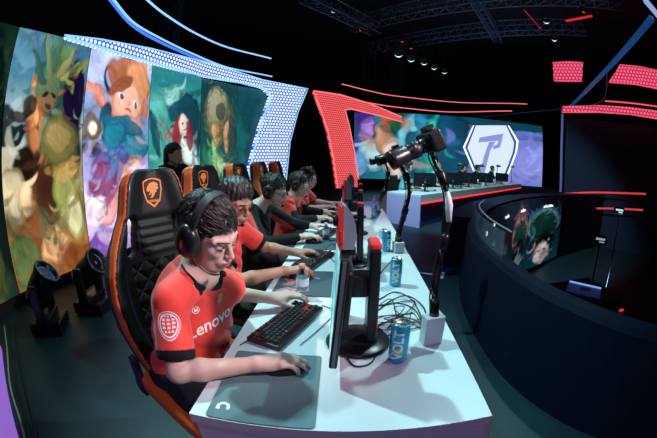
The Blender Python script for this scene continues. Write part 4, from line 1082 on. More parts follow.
# ------------------------------------------------------------------ pit on the right with its parapet
NEARC = [(3.0, -.9), (2.35, -.1), (1.90, .42), (1.55, .90), (1.37, 1.40), (1.36, 1.9), (1.45, 2.5), (1.62, 3.05), (1.82, 3.5)]
FARC = [(2.06, 3.86), (2.45, 4.40), (3.0, 5.05), (3.9, 5.85), (4.9, 6.60), (6.6, 7.45), (8.6, 8.1), (11, 8.6), (18.2, 9.2)]
curve_in = [Vector((x, y, 0)) for x, y in spline([(x, y, 0) for x, y in NEARC+FARC], 4) for x, y in [(x, y)]] if False else [Vector((p.x, p.y, 0)) for p in spline([(x, y, 0) for x, y in NEARC+FARC], 4)]
nN = len(NEARC)*4-2
old = bpy.data.objects['floor']; bpy.data.objects.remove(old)
bm = bmesh.new()
outline = [(-6.2, -3.2), (3.4, -3.2)]+[(p.x, p.y) for p in curve_in]+[(18.2, 20.2), (-6.2, 20.2)]
bv = [bm.verts.new((x, y, 0)) for x, y in outline]; f = bm.faces.new(bv); bmesh.ops.triangulate(bm, faces=[f])
me = bpy.data.meshes.new('floor'); bm.to_mesh(me); bm.free(); fl_ = link('floor', me, FLOOR); tag(fl_, kind='structure')
tag(box_obj('floor_pit', (.5, -3.2, -1.4), (18.2, 9.4, -1.3), FLOOR), kind='structure')
RIM = mat('navy_parapet_paint', (.003, .007, .020), .6, bump=.05, var=.15, spec=.12)
def ribbon(P, prof, name, m, parent=None):
    """profile (offset away from pit, z) swept along the rim"""
    mb = MB(); n = len(P); K = len(prof); vs = []
    for i, p in enumerate(P):
        t = (P[min(i+1, n-1)]-P[max(i-1, 0)]).normalized(); nn = Vector((-t.y, t.x, 0))
        for o, z in prof: vs.append(p+nn*o+Vector((0, 0, z)))
    fs = []
    for i in range(n-1):
        for k in range(K): l = (k+1) % K; fs.append((i*K+k, (i+1)*K+k, (i+1)*K+l, i*K+l))
    fs += [tuple(range(K)), tuple(range((n-1)*K, n*K))[::-1]]
    mb.add(vs, fs); return mb.build(name, m, parent)
rim = empty('parapet', (0, 0, 0), 0, 'curved dark blue parapet with glass panes around the sunken pit on the right', 'parapet')
ribbon(curve_in[:nN+1], [(0, -1.3), (0, .70), (.11, .70), (.13, .66), (.16, 0), (.16, -.02), (.05, -1.3)], 'parapet_wall', RIM, rim)
ribbon(curve_in[nN:], [(0, -1.3), (0, .70), (.50, .70), (.52, .66), (.52, 0), (.3, -1.3)], 'parapet_wall', RIM, rim)
GL = mat('balustrade_glass', (.6, .8, 1), .06, trans=.0, alpha=.05, spec=.1, var=.05)
gp = curve_in[21:nN+4]
for a in range(0, len(gp)-3, 3):
    seg = gp[a:a+4]; ribbon(seg, [(.05, .70), (.05, .90), (.058, .90), (.058, .70)], 'glass_pane', GL, rim)
b = MB(); b.tube([p+Vector((-.055*0, 0, .905)) for p in gp], .007, 8); b.build('top_rail', glow('pale_rail_edge', (.35, .5, .7), .22), rim)  # the rail's bright edge is put in as a faint glow
# screens on the far inner face of the pit
ps = empty('pit_screen', (3.4, 5.3, 0), 0, 'curved portrait screen lining the pit, dark tops with pale name marks', 'screen')
PA = [[(0, S('123a4c')), (.5, S('0c2028')), (1, S('040a12'))]]*5
PSH = [[(.5, .3, .4, .25, 0, S('c8e4e8'), .4), (.5, .6, .3, .1, 0, S('1c5060'), .4)],
       [(.5, .45, .36, .20, 0, S('3c9a90'), .3), (.5, .58, .22, .1, 0, S('98d4c0'), .3), (.5, .25, .4, .2, 0, S('1c5048'), .3)],
       [(.5, .68, .2, .05, 0, S('e04030'), .3), (.5, .55, .36, .2, 0, S('30141c'), .3), (.5, .45, .25, .12, 0, S('2c6058'), .3), (.5, .2, .3, .2, 0, S('1c4844'), .3)],
       [(.5, .60, .50, .24, 0, S('b06090'), .12), (.5, .58, .45, .22, 0, S('e0a060'), .1), (.5, .56, .41, .20, 0, S('184038'), .12), (.5, .28, .34, .24, 0, S('04080c'), .2), (.5, .20, .22, .13, 0, S('70808c'), .3), (.4, .23, .05, .015, 0, S('0c1014'), .4), (.6, .23, .05, .015, 0, S('0c1014'), .4)],
       [(.45, .64, .50, .24, 0, S('5070c0'), .12), (.45, .62, .45, .22, 0, S('60b090'), .1), (.45, .60, .41, .20, 0, S('143830'), .12), (.5, .30, .30, .18, 0, S('080a0c'), .2), (.45, .18, .22, .16, 0, S('d8c8c8'), .3), (.37, .22, .05, .014, 0, S('201818'), .4), (.53, .22, .05, .014, 0, S('201818'), .4), (.46, .15, .03, .04, 0, S('a08c8c'), .4), (.46, .10, .07, .012, 0, S('503030'), .4)]]
cuts_ = [nN+1, nN+6, nN+10, nN+14, nN+18, nN+23]; o_ = Vector((3.4, 5.3, 0))
for i in range(5):
    A, B = curve_in[cuts_[i]], curve_in[cuts_[i+1]]; t = (B-A).normalized(); nn = Vector((t.y, -t.x, 0))*.06
    A = A+nn-o_; B = B+nn-o_
    q = [(A.x, A.y, -1.2), (B.x, B.y, -1.2), (A.x, A.y, .66), (B.x, B.y, .66)]
    cb = cabinet('panel_cabinet', *q, ps, th=.04)
    picture('portrait_panel', *q, 50, 80, PA[i], PSH[i], cb, .55, seed=i, asp=1.6, warp=.008, streak=.04)
    mb = MB(); rr_ = random.Random(i); x = .36
    U = Vector(q[1])-Vector(q[0]); ul = U.length; U.normalize(); nn2 = nn.normalized()*.012
    for k in range([3, 3, 5, 6, 6][i]):
        w_ = .035; c = Vector(q[2])+U*ul*x+Vector((0, 0, -.26))+nn2; hh = rr_.choice([.05, .07])
        mb.add([c, c+U*ul*w_, c+U*ul*w_+Vector((0, 0, hh)), c+Vector((0, 0, hh))], [(0, 1, 2, 3)]); x += .05
    mb.build('name_mark', EM_WHITE, cb)
    # cabinet back filler so that the screens meet the parapet
# technician's laptop glow down in the pit
lp = onz(586, 290, .05)
la = empty('laptop', (lp.x, lp.y, -.35), R(-50), 'open blue lit laptop down in the dark pit', 'laptop')
lp2 = onz(584, 291, -.35); la.location = lp2
b = MB(); b.box((0, 0, .012), (.62, .42, .024), bev=.006); b.build('laptop_base', mat('blue_lit_case', (.04, .10, .32), .4, emit=(.03, .08, .35), estr=.12), la)
b = MB(); b.box((.02, .04, .027), (.20, .16, .004)); b.build('touch_panel', BLK_PLASTIC, la)
b = MB(); b.box((.0, .218, .03), (.62, .012, .03)); b.build('lit_edge', glow('blue_edge', (.2, .45, 1), .9), la)
tb = box_obj('equipment_table', (lp2.x-.6, lp2.y-.5, -1.3), (lp2.x+.6, lp2.y+.5, -.352), BLACK, bev=.01); tag(tb, 'dark equipment table holding the laptop in the pit', 'table')

# ------------------------------------------------------------------ red light bands at the far right
RA, RB = (8.0, 11.0), (13.6, 4.0)
def rp(px, py): return onplane(px, py, RA, RB)
def band(name, top, bot, label, m, group=None):
    root = empty(name, tuple(rp(*top[0])), 0, label, 'light band', group); o = rp(*top[0])
    T_ = [rp(*p)-o for p in dens(top, 4)]; B_ = [rp(*p)-o for p in dens(bot, 4)]; n = len(T_)
    d = Vector((RB[0]-RA[0], RB[1]-RA[1], 0)).normalized(); nn = Vector((d.y, -d.x, 0))*.08
    vs = T_+B_+[p-nn*-1 for p in T_]+[p+nn for p in B_]
    fs = [(i, i+1, n+i+1, n+i) for i in range(n-1)]+[(2*n+i+1, 2*n+i, 3*n+i, 3*n+i+1) for i in range(n-1)]+[(i+1, i, 2*n+i, 2*n+i+1) for i in range(n-1)]+[(n+i, n+i+1, 3*n+i+1, 3*n+i) for i in range(n-1)]
    me = bpy.data.meshes.new('dot_panel'); me.from_pydata([tuple(p) for p in vs], [], fs); uv = me.uv_layers.new(name='UVMap')
    for l in me.loops: p = vs[l.vertex_index]; uv.data[l.index].uv = (p.dot(d), p.z)
    me.update(); link('dot_panel', me, m, root)
    for P in (T_, B_):
        b = MB(); b.tube([p for p in P], .035, 8); b.build('edge_tube', NEON_RED2, root)
    if o.z > 3.7:
        for k in (1, n-2):
            b = MB(); b.bar(T_[k], (T_[k].x, T_[k].y, 7.6-o.z), .02); b.build('hanger', ARM_BLACK, root)
band('red_light_band', [(553, 63), (568, 62), (583, 63)], [(554, 80.5), (568, 81), (582, 81)], 'small red dotted light panel hanging high on the right', DOT_RED_FAR)
band('red_light_band', [(620, 65), (640, 67), (660, 71)], [(609, 82), (635, 84), (660, 89)], 'broad red dotted light band at the upper right edge', DOT_RED_FAR)
band('red_light_band', [(563, 107), (600, 106), (630, 108), (660, 112)], [(562, 112), (600, 112), (630, 114), (660, 119)], 'long red dotted light band above the black wall on the right', DOT_RED_FAR)
def neon(name, pts, m, label, r=.03, cat='light tube', group='light tubes over the stage'):
    b = MB(); P = [Vector(p) for p in spline(pts, 5)]; o = P[0].copy(); b.tube([p-o for p in P], r, 8); ob = b.build(name, m); ob.location = o; tag(ob, label, cat, group)
    if P[0].z > 3.6 and P[-1].z > 3.6:
        for t in (.25, .6, .95):
            p = P[int(t*(len(P)-1))]-o; w_ = MB(); w_.bar(p, (p.x, p.y, 7.6-o.z), .004, 6); w_.build('hanging_wire', ARM_BLACK, ob)
    return ob
neon('light_tube', [rp(605, 101), rp(630, 103), rp(660, 107)], NEON_RED2, 'red light tube just above the long dotted band', .03)
neon('light_tube', [rp(557, 194.5), rp(590, 192.5), rp(635, 193.5), rp(646, 194)], NEON_RED3, 'upper of the two thin red light tubes across the dark right wall', .035)
neon('light_tube', [rp(555, 213.5), rp(580, 209), rp(610, 208.5), rp(643, 210)], NEON_RED3, 'lower of the two thin red light tubes across the dark right wall', .035)
neon('light_tube', [onz(603, 312, -1.26), onz(623, 310, -1.26)], NEON_RED3, 'short red light tube low in the pit', .03)
neon('light_tube', [rp(562.3, 114), rp(561.5, 150), rp(560.5, 192)], glow('lavender_pillar_glow', (.16, .18, .55), .4), 'upright lavender pillar right of the stage screen, its tone put in as a glow', .05)  # a pillar built like a tube, its lavender tone put in as glow
bk = MB(); a_ = Vector((RA[0]+5.6*.19+.3, RA[1]-7*.19+.33, 0)); b_ = Vector((RB[0]+.5, RB[1]+.4, 0)); bk.add([a_+Vector((0, 0, -1.3)), b_+Vector((0, 0, -1.3)), b_+Vector((0, 0, 3.6)), a_+Vector((0, 0, 3.6)), a_+Vector((.2, .2, -1.3)), b_+Vector((.2, .2, -1.3)), b_+Vector((.2, .2, 3.6)), a_+Vector((.2, .2, 3.6))], [(0, 1, 2, 3), (7, 6, 5, 4), (0, 4, 5, 1), (1, 5, 6, 2), (2, 6, 7, 3), (3, 7, 4, 0)])
tag(bk.build('trim_3', mat('dark_navy_cloth', (.012, .014, .05), .8, var=.2)), kind='structure')

# ------------------------------------------------------------------ overhead tubes and beams
Z1 = 4.0
P_ = lambda L, z: [onz(x, y, z) for x, y in L]
neon('light_tube', P_([(106, -12), (114, 0), (133, 22), (158, 37), (191, 53), (228, 67.5), (272, 76.5)], Z1), NEON_BLUE, 'lower curved blue light tube above the picture wall', .020)
neon('light_tube', P_([(104, -9), (113, 3), (132, 25), (157, 40.5), (191, 56), (224, 68.5)], Z1), glow('deep_blue_tube', (.06, .2, 1), 1.1), 'deep blue light tube under the lower curved tube', .030)
neon('light_tube', P_([(137, -12), (147.5, 0), (166, 15), (195, 33), (228, 47.5), (271, 58.5)], Z1+.35), NEON_BLUE, 'upper curved blue light tube above the picture wall', .022)
neon('light_tube', P_([(342, 84), (370, 91), (400, 96.5), (460, 102.5), (527, 104)], 4.4), NEON_RED, 'upper curved red light tube over the far stage', .020)
neon('light_tube', P_([(345, 97.5), (370, 103), (400, 107.5), (450, 112), (512, 111)], 4.2), NEON_RED, 'lower curved red light tube over the far stage', .024)
BEAM = mat('blue_washed_beam', (.03, .12, .3), .4, emit=(.01, .06, .2), estr=.55)  # blue wash on the beam put in as its own faint glow
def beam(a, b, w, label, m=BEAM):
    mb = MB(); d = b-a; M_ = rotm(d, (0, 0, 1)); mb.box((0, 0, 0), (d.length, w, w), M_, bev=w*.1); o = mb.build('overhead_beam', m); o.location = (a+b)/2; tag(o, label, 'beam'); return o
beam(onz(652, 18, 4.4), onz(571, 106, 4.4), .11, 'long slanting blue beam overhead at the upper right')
bs = beam(onz(645, 0, 4.5), onz(660, 18, 4.5), .10, 'bright pale end of the slanting beam at the upper right corner', glow('pale_blue_end_glow', (.4, .6, 1), .6))  # end of the beam, its brightness put in as a glow
neon('overhead_edge_line', P_([(430, 119), (480, 117), (540, 111), (580, 107), (600, 102), (606, 92), (607, 70)], 4.1), glow('dim_blue_line', (.03, .08, .2), .25), 'thin dark blue line curving under the overhead rig', .012, 'cable', None)  # stands for the overhead element's edge, given a faint glow
CANOPY = mat('dark_canopy', (.006, .008, .016), .5, var=.2)
TRUSS = mat('truss_metal', (.14, .20, .28), .4, metal=.3, bump=.05, var=.2)
def truss(a, b, w, label, n=None, chords=4):
    a = Vector(a); b = Vector(b); d = b-a; L = d.length; M_ = rotm(d, (0, 0, 1) if abs(d.normalized().z) < .9 else (1, 0, 0)); mb = MB(); n = n or int(L/w)
    C4 = [(w/2, w/2), (w/2, -w/2), (-w/2, -w/2), (-w/2, w/2)]
    P = lambda t, c: M_ @ Vector((L*t, c[0], c[1]))
    for c in C4: mb.bar(P(0, c), P(1, c), .022, 8)
    for i in range(n):
        for k in range(4): mb.bar(P(i/n, C4[k]), P((i+1)/n, C4[(k+1) % 4]), .010, 5); mb.bar(P(i/n, C4[k]), P(i/n, C4[(k+1) % 4]), .010, 5)
    o = mb.build('lighting_truss', TRUSS); o.location = a; tag(o, label, 'truss', 'lighting trusses'); return o
v1 = at(370, 100, 16.5)
truss((v1.x, v1.y, 0), (v1.x, v1.y, 7.5), .60, 'upright truss behind the red wing, left of the pair')
v2 = at(397, 100, 16.8)
truss((v2.x, v2.y, 0), (v2.x, v2.y, 7.5), .60, 'upright truss rising behind the stage screen, right of the pair')
truss(onz(352, 26, 6.0), onz(620, 0, 6.0), .42, 'long level truss across the top right')
truss(onz(372, 48, 6.2), onz(585, 28, 6.2), .42, 'second level truss behind the row of round lamps')
truss(onz(305, -5, 6.0), onz(376, 30, 6.0), .40, 'short truss slanting to the upright one')
v3 = at(178, 40, 8.8)
truss((v3.x-.5, v3.y+.4, 0), (v3.x-.5, v3.y+.4, 7.0), .40, 'upright truss behind the picture wall, under the curved tubes')
truss(onz(470, -8, 6.1), onz(498, 40, 6.1), .3, 'short dark truss dropping from the top centre right')
# lamps
def lampcan(px, py, z, aim, lens, label, r=.13, aa=-1.0, name='stage_lamp'):
    p = onz(px, py, z); d = Vector(aim).normalized(); M_ = rotm(d, (0, 0, 1)).to_4x4() @ Matrix.Rotation(PI/2, 4, 'Y')
    o = empty(name, tuple(p), 0, label, 'lamp', 'stage lamps hanging from the trusses')
    b = MB(); b.lathe([(.001, -.30), (r*.6, -.28), (r*.9, -.1), (r, .0), (r*1.05, .05), (r*.92, .05), (r*.90, .0), (r*.5, -.04), (.001, -.05)], M_, 24); b.build('lamp_can', ARM_BLACK, o)
    b = MB(); 
    for k in range(9):
        a = aa+k*.24; b.ell(M_ @ Vector((r*.78*math.cos(a), r*.78*math.sin(a), .035)), (r*(.05+.018*(4-abs(k-4))),)*3, None, 8)
    b.build('lit_reflector', lens, o)
    b = MB(); b.tube([M_ @ Vector((0, r*1.15, -.1)), M_ @ Vector((0, r*1.15, -.1))+Vector((0, 0, .0)), Vector((0, 0, r*2.2)), M_ @ Vector((0, -r*1.15, -.1))], .012, 6); b.bar((0, 0, r*2.2), (0, 0, 7.6-z), .012); b.build('yoke_and_drop_pole', ARM_BLACK, o)
    return o
LC = glow('cool_lamp_glow', (.55, .95, 1), 1.6); LR = glow('red_lamp_glow', (1, .05, .04), 1.6); LB = glow('blue_lamp_glow', (.1, .45, 1), 2.2)
for i, (x, y) in enumerate([(398.5, 53), (411, 58), (424, 61.5), (434, 66.5), (444.5, 71)]):
    lampcan(x, y, 5.3+.0*i, (-.25, -1, -.75), LC, ['first round cool white stage lamp, left end of the row of five', 'second round lamp in the row of five', 'middle lamp in the row of five', 'fourth lamp in the row of five', 'last lamp, right end of the row of five'][i], .185-.012*i)
lampcan(546, 20, 5.4, (-.6, -.8, -.6), LC, 'white glinting stage lamp at the upper right, higher of two', .12)
lampcan(554, 38, 5.4, (-.6, -.8, -.6), LC, 'white glinting stage lamp at the upper right, lower of two', .12)
lampcan(333, 10, 5.8, (.5, -.8, -.6), LB, 'blue lit spotlight near the top centre', .10)
lampcan(360, 29, 5.8, (.5, -.8, -.5), LR, 'red lit spotlight beside the upright truss', .08)
for (x, y), lb in (((402, 40), 'red glowing lamp above the row of round lamps'), ((411, 47), 'small red lamp right above the row of round lamps'), ((386, 50), 'tiny red lamp left of the row of round lamps'), ((583, 10), 'red glowing lamp at the top right')):
    lampcan(x, y, 5.7, (-.2, -1, -.5), LR, lb, .09 if x != 386 else .04)
b = MB(); b.bar((0, 0, 0), onz(592, 16, 5.0)-onz(566, 21, 5.0), .03); o = b.build('light_tube', glow('dim_red_bar', (.8, .02, .04), .7)); o.location = onz(566, 21, 5.0); w_ = MB(); w_.bar((0, 0, 0), (0, 0, 2.6), .006, 6); w_.build('hanging_wire', ARM_BLACK, o); tag(o, 'short red lit bar below the top right lamp', 'light tube')
b = MB(); b.bar((0, 0, 0), onz(541, 29, 5.0)-onz(524, 10, 5.0), .012); o = b.build('light_tube', glow('dim_red_bar2', (.6, .02, .05), .5)); o.location = onz(524, 10, 5.0); w_ = MB(); w_.bar((0, 0, 0), (0, 0, 2.6), .006, 6); w_.build('hanging_wire', ARM_BLACK, o); tag(o, 'thin slanting red light line near the top right', 'light tube')

# ------------------------------------------------------------------ moving head lamps on the floor, left
def moving_head(x, y, rz, tilt, label, s=1.0):
    o = empty('moving_head_lamp', (x, y, 0), rz, label, 'lamp', 'moving head lamps on the floor by the picture wall')
    b = MB(); b.box((0, 0, .06*s), (.34*s, .30*s, .11*s), bev=.02*s); b.build('lamp_base', ARM_BLACK, o)
    b = MB()
    for sg in (-1, 1): b.box((0, .16*s*sg, .28*s), (.10*s, .045*s, .32*s), bev=.015*s)
    b.box((0, 0, .135*s), (.14*s, .34*s, .05*s), bev=.015*s); b.build('yoke', ARM_BLACK, o)
    M_ = Matrix.Translation((0, 0, .36*s)) @ Matrix.Rotation(tilt, 4, 'Y')
    b = MB(); b.lathe([(.001, -.17*s), (.08*s, -.17*s), (.115*s, -.12*s), (.125*s, 0), (.12*s, .12*s), (.13*s, .16*s), (.13*s, .19*s), (.11*s, .19*s), (.10*s, .165*s), (.001, .16*s)], M_, 28); h = b.build('lamp_head', ARM_BLACK, o)
    b = MB(); b.lathe([(.001, .168*s), (.06*s, .175*s), (.098*s, .168*s)], M_, 24)
    b.build('lens', GLASSY, h)
    b = MB(); b.lathe([(.130*s, .192*s), (.124*s, .197*s), (.113*s, .192*s)], M_, 28); b.build('lens_rim', mat('glossy_grey', (.12, .16, .17), .15, metal=.6, var=.1), h)
moving_head(-2.62, 1.72, R(30), R(40), 'black moving head lamp on the floor, the left of the pair', 1.15)
moving_head(-2.42, 2.30, R(10), R(55), 'black moving head lamp on the floor, nearer to the chair', 1.15)
# purple edge tile and cables at the near left
pt = empty('floor_light_panel', (-2.2, .6, 0), 0, 'purple glowing floor panel at the lower left edge', 'light panel')
q = [onz(0, 345, .05), onz(17, 440, .05), onz(-40, 470, .05), onz(-60, 380, .05)]
b = MB(); vs = [p-Vector((-2.2, .6, 0)) for p in q]; b.add([tuple(p) for p in vs]+[(p.x, p.y, .002) for p in vs], [(0, 1, 2, 3), (7, 6, 5, 4), (0, 4, 5, 1), (1, 5, 6, 2), (2, 6, 7, 3), (3, 7, 4, 0)]); b.build('lit_top', glow('purple_panel', (.30, .14, .62), .8), pt)
for k, (m_, dx) in enumerate(((glow('dull_yellow_cable', (.10, .14, .08), .0), 0), (BLK_PLASTIC, 5), (BLK_PLASTIC, 11))):
    mm = mat('pale_cable', (.35, .42, .28), .5, var=.1) if k == 0 else BLK_PLASTIC
    b = MB(); b.tube(spline([tuple(onz(4+dx, 325, .015)), tuple(onz(7+dx, 350, .02)), tuple(onz(10+dx*1.3, 385, .015)), tuple(onz(20+dx*1.2, 420, .02)), tuple(onz(27+dx, 445, .015))], 6), .009, 6)
    o = b.build('floor_cable', mm); tag(o, ['pale yellowish cable along the purple floor panel', 'black cable beside the pale one on the floor', 'outer black cable on the floor at the lower left'][k], 'cable', None)
# tape mark on the right floor
b = MB(); p = onz(431, 274, .003); b.add([(-.16, -.02, 0), (.16, -.02, 0), (.16, .02, 0), (-.16, .02, 0)], [(0, 1, 2, 3)]); b.add([(.13, -.12, 0), (.17, -.12, 0), (.17, .12, 0), (.13, .12, 0)], [(0, 1, 2, 3)])
o = b.build('floor_tape', WHITE_PRINT); o.location = p; o.rotation_euler = (0, 0, R(-25)); tag(o, 'small white T shaped tape mark on the dark floor', 'tape')

# ------------------------------------------------------------------ the other team
fy = math.atan2(fdir.y, fdir.x)
def fpos(u, v, z=0): return f0+fdir*u+fn*v+Vector((0, 0, z))
def u_of(px, v):
    a = f0+fn*v; p = onplane(px, 175, (a.x, a.y), (a.x+fdir.x, a.y+fdir.y)); return (Vector((p.x, p.y, 0))-a).dot(fdir)
ml = ['first far monitor from the left, beside the player in pale blue', 'second far monitor from the left', 'middle monitor of the far desk', 'fourth far monitor from the left', 'last far monitor, right end of the far desk']
for i, px in enumerate((425, 453, 469, 486, 502)):
    u = u_of(px, .40); p = fpos(u, .40, FDZ)
    mo = empty('monitor', tuple(p), math.atan2(p.y, p.x)+R(12), ml[i], 'monitor', 'monitors on the far desk')
    b = MB(); b.box((0, 0, .27), (.03, .56, .335), bev=.006); b.box((-.03, 0, .27), (.035, .28, .18), bev=.012); h = b.build('screen_housing', MON_BLACK, mo)
    b = MB(); b.box((-.05, 0, .27), (.004, .07, .05)); b.build('back_badge', GREY_METAL, h)
    b = MB(); b.bar((-.04, 0, .02), (-.04, 0, .26), .025); b.lathe([(.001, .0), (.11, .0), (.11, .012), (.001, .018)], Matrix.Translation((-.02, 0, 0)), 24); b.build('stand', MON_BLACK, mo)
def far_person(px, hair, cloth, label, style='short', v=1.12, hd=None, turn=0, hdz=.10):
    u = u_of(px, v); b = fpos(u, v); f = (-fn*math.cos(turn)+fdir*math.sin(turn)); s = Vector((-f.y, f.x, 0))
    P = lambda a, l, z: b+f*a+s*l+Vector((0, 0, z))
    j = dict(head=P(.06, 0, 1.17+hdz), face=(f.x, f.y, -.25), neck=P(.0, 0, 1.03+hdz), chest=P(-.05, 0, .85), pelvis=P(-.12, 0, .52), bodyf=f, shR=P(.0, -.17, .98+hdz), shL=P(0, .17, .98+hdz), elR=P(.12, -.22, FDZ+.06), elL=P(.12, .22, FDZ+.06), wrR=P(.36, -.12, FDZ+.045), wrL=P(.36, .12, FDZ+.045),
             handR=(tuple(f), (0, 0, 1), tuple(s), (.03, 30, .1)), handL=(tuple(f), (0, 0, 1), tuple(-s), (.03, 30, .1)), hipR=P(-.1, -.09, .5), hipL=P(-.1, .09, .5), knR=P(.32, -.12, .5), knL=P(.32, .12, .5), anR=P(.3, -.12, .085), anL=P(.3, .12, .085))
    make_person('person', label, j, .010, hair=hair, hair_style=style, jersey_mats=[cloth, BLK_CLOTH], nlocks=40, headset=hd, group='players of the other team behind the far desk')
    c = empty('office_chair', tuple(P(-.16, 0, 0)), math.atan2(f.y, f.x), 'dark chair under the '+label.split(' behind')[0].replace('far player', 'far player'), 'chair', 'chairs behind the far desk')
    q_ = MB(); q_.box((0, 0, .40), (.46, .46, .07), bev=.025); q_.build('seat', CH_BLACK, c)
    q_ = MB(); q_.box((-.20, 0, .72), (.07, .44, .62), bev=.03); q_.build('backrest', CH_BLACK, c)
    q_ = MB(); q_.bar((0, 0, .04), (0, 0, .37), .025); q_.lathe([(.001, .0), (.24, 0), (.24, .02), (.03, .06), (.001, .06)], None, 20); q_.build('pedestal', CH_BLACK, c)
far_person(407, HAIR, BLUE_CLOTH, 'far player in a pale blue top behind the first far monitor', hd='headset on the far player in pale blue', turn=R(15), v=1.0)
far_person(436, HAIR_FAIR, BLUE_CLOTH, 'far player with fair hair behind the camera arm', style='long')
far_person(462, HAIR_BROWN, BLK_CLOTH, 'far player with brown hair behind the middle far monitors', style='long', hd='headset on the brown haired far player')
far_person(476, HAIR, BLK_CLOTH, 'far player in dark clothes behind the fourth far monitor', hd='headset on the far player in dark clothes')
far_person(491, HAIR_BROWN, BLK_CLOTH, 'far player behind the last far monitor', hd='headset on the far player at the right end')
for i, (px, hz) in enumerate(((458, .68), (480, .68), (497, .72), (511.5, .74))):
    u = u_of(px, .62); p = fpos(u, .62, FDZ); o = empty('desk_lamp', tuple(p), fy, ['mushroom topped lamp stand left of the hexagon, on the far desk', 'lamp stand between the fourth far monitor and the players', 'lamp stand beside the last far monitor', 'lamp stand alone at the right end of the far desk'][i], 'lamp', 'small lamp stands on the far desk')
    b = MB(); b.lathe([(.001, 0), (.09, 0), (.09, .015), (.001, .02)], None, 20); b.bar((0, 0, .01), (0, 0, hz), .014); b.build('stand', ARM_BLACK, o)
    b = MB(); b.lathe([(.001, hz+.06), (.06, hz+.05), (.12, hz+.0), (.11, hz-.015), (.03, hz), (.001, hz)], Matrix.Rotation(R(12), 4, 'Y'), 20); b.build('lamp_head', TRUSS, o)
rs_ = random.Random(5)
for k in range(9):
    px = 412+k*12+rs_.uniform(-3, 3); u = u_of(px, .30); p = fpos(u, .28+rs_.uniform(0, .1), FDZ)
    if k % 2: make_bottle(tuple(p), 'small clear bottle on the far desk', .17, 'bottles standing on the far desk')
    else:
        o = empty('paper_cup', tuple(p), 0, 'pale cup standing on the far desk', 'cup', 'cups standing on the far desk'); b = MB(); b.lathe([(.001, 0), (.028, 0), (.038, .10), (.036, .10), (.026, .006), (.001, .006)], None, 20); b.build('cup_body', CAP_WHITE, o)
        b = MB(); b.lathe([(.0385, .098), (.040, .103), (.001, .108)], None, 20); b.build('lid', CAP_WHITE, o)

# made-up lit boxes on poles, for glints on equipment in the pit
for (px, py, r_, lb) in ((619, 211, 7.0, 'made-up box on a pole for a cool white glint in the dark pit, by the lower red tube'), (600, 240, 5.5, 'made-up box on a pole for a small dim glint in the dark pit above the laptop')):
    p = at(px, py, r_); o = empty('glint_stand', tuple(p), 0, lb, 'lamp')
    b = MB(); b.bar((0, 0, -1.29-p.z), (0, 0, -.05), .015); b.lathe([(.001, -1.3-p.z), (.16, -1.3-p.z), (.14, -1.27-p.z), (.001, -1.26-p.z)], None, 20); b.build('pole', ARM_BLACK, o)
    M_ = rotm((-.6, -.7, .25), (0, 0, 1))
    b = MB(); b.box((0, 0, 0), (.10, .26, .14), M_, bev=.02); b.build('glint_box', ARM_BLACK, o)
    b = MB(); b.box(tuple(M_ @ Vector((.052, .0, .01))), (.006, .18, .035), M_); b.box(tuple(M_ @ Vector((.052, .03, -.035))), (.006, .10, .02), M_); b.build('lit_front', glow('cool_glint_glow', (.5, .9, .9), .9 if r_ > 6 else .35), o)
# ------------------------------------------------------------------ near row: chairs and players
CH = [((-.465, 1.0, .0), R(-33)), ((-.54, 1.90, .0), R(-22)), ((-.50, 2.72, 0), R(-15)), ((-.44, 3.50, 0), R(-10)), ((-.38, 4.30, 0), R(-8))]
chl = ['black and orange gaming chair nearest to the viewer', 'black and orange gaming chair behind the boy with tan glasses face', 'gaming chair of the player in the black jacket', 'gaming chair of the fourth player', 'gaming chair of the last player in the row']
chl = ['black and orange gaming chair with a large cat shield emblem, nearest the viewer', 'gaming chair directly behind the nearest one, second in the near row', 'gaming chair of the player in the black and red jacket', 'gaming chair fourth from the viewer in the near row', 'gaming chair at the far end of the near row']
for (l, r), t in zip(CH, chl): make_chair(l, r, t)

DN = Vector((0, 0, -1))
def seat_pose(y, yaw, head, face, handR, handL, **kw):
    """joints of a seated player; y along the desk, yaw of the body"""
    f = Vector((math.cos(yaw), math.sin(yaw), 0)); s = Vector((-f.y, f.x, 0))
    nb = kw['neck']; nb = Vector(nb)
    pv = Vector(kw['pelvis']); ch = pv.lerp(nb, .62)
    j = dict(head=head, face=face, neck=nb, chest=ch, pelvis=pv, bodyf=f, shR=kw.get('shR', nb-s*.17-Vector((0, 0, .035))), shL=kw.get('shL', nb+s*.17-Vector((0, 0, .035))),
             elR=kw['elR'], elL=kw['elL'], wrR=kw['wrR'], wrL=kw['wrL'], handR=handR, handL=handL,
             hipR=pv-s*.09, hipL=pv+s*.09, knR=pv-s*.13+f*.44+Vector((0, 0, .02)), knL=pv+s*.13+f*.44+Vector((0, 0, .02)),
             head_up=kw.get('head_up', (0, 0, 1)), hem=False)
    j['anR'] = j['knR']+Vector((0, 0, -.49))+f*.02; j['anL'] = j['knL']+Vector((0, 0, -.49))+f*.02
    j['anR'].z = j['anL'].z = .085
    return j
def dirv(yaw, pitch): return (math.cos(yaw)*math.cos(pitch), math.sin(yaw)*math.cos(pitch), math.sin(pitch))

UPV = (0, 0, 1)
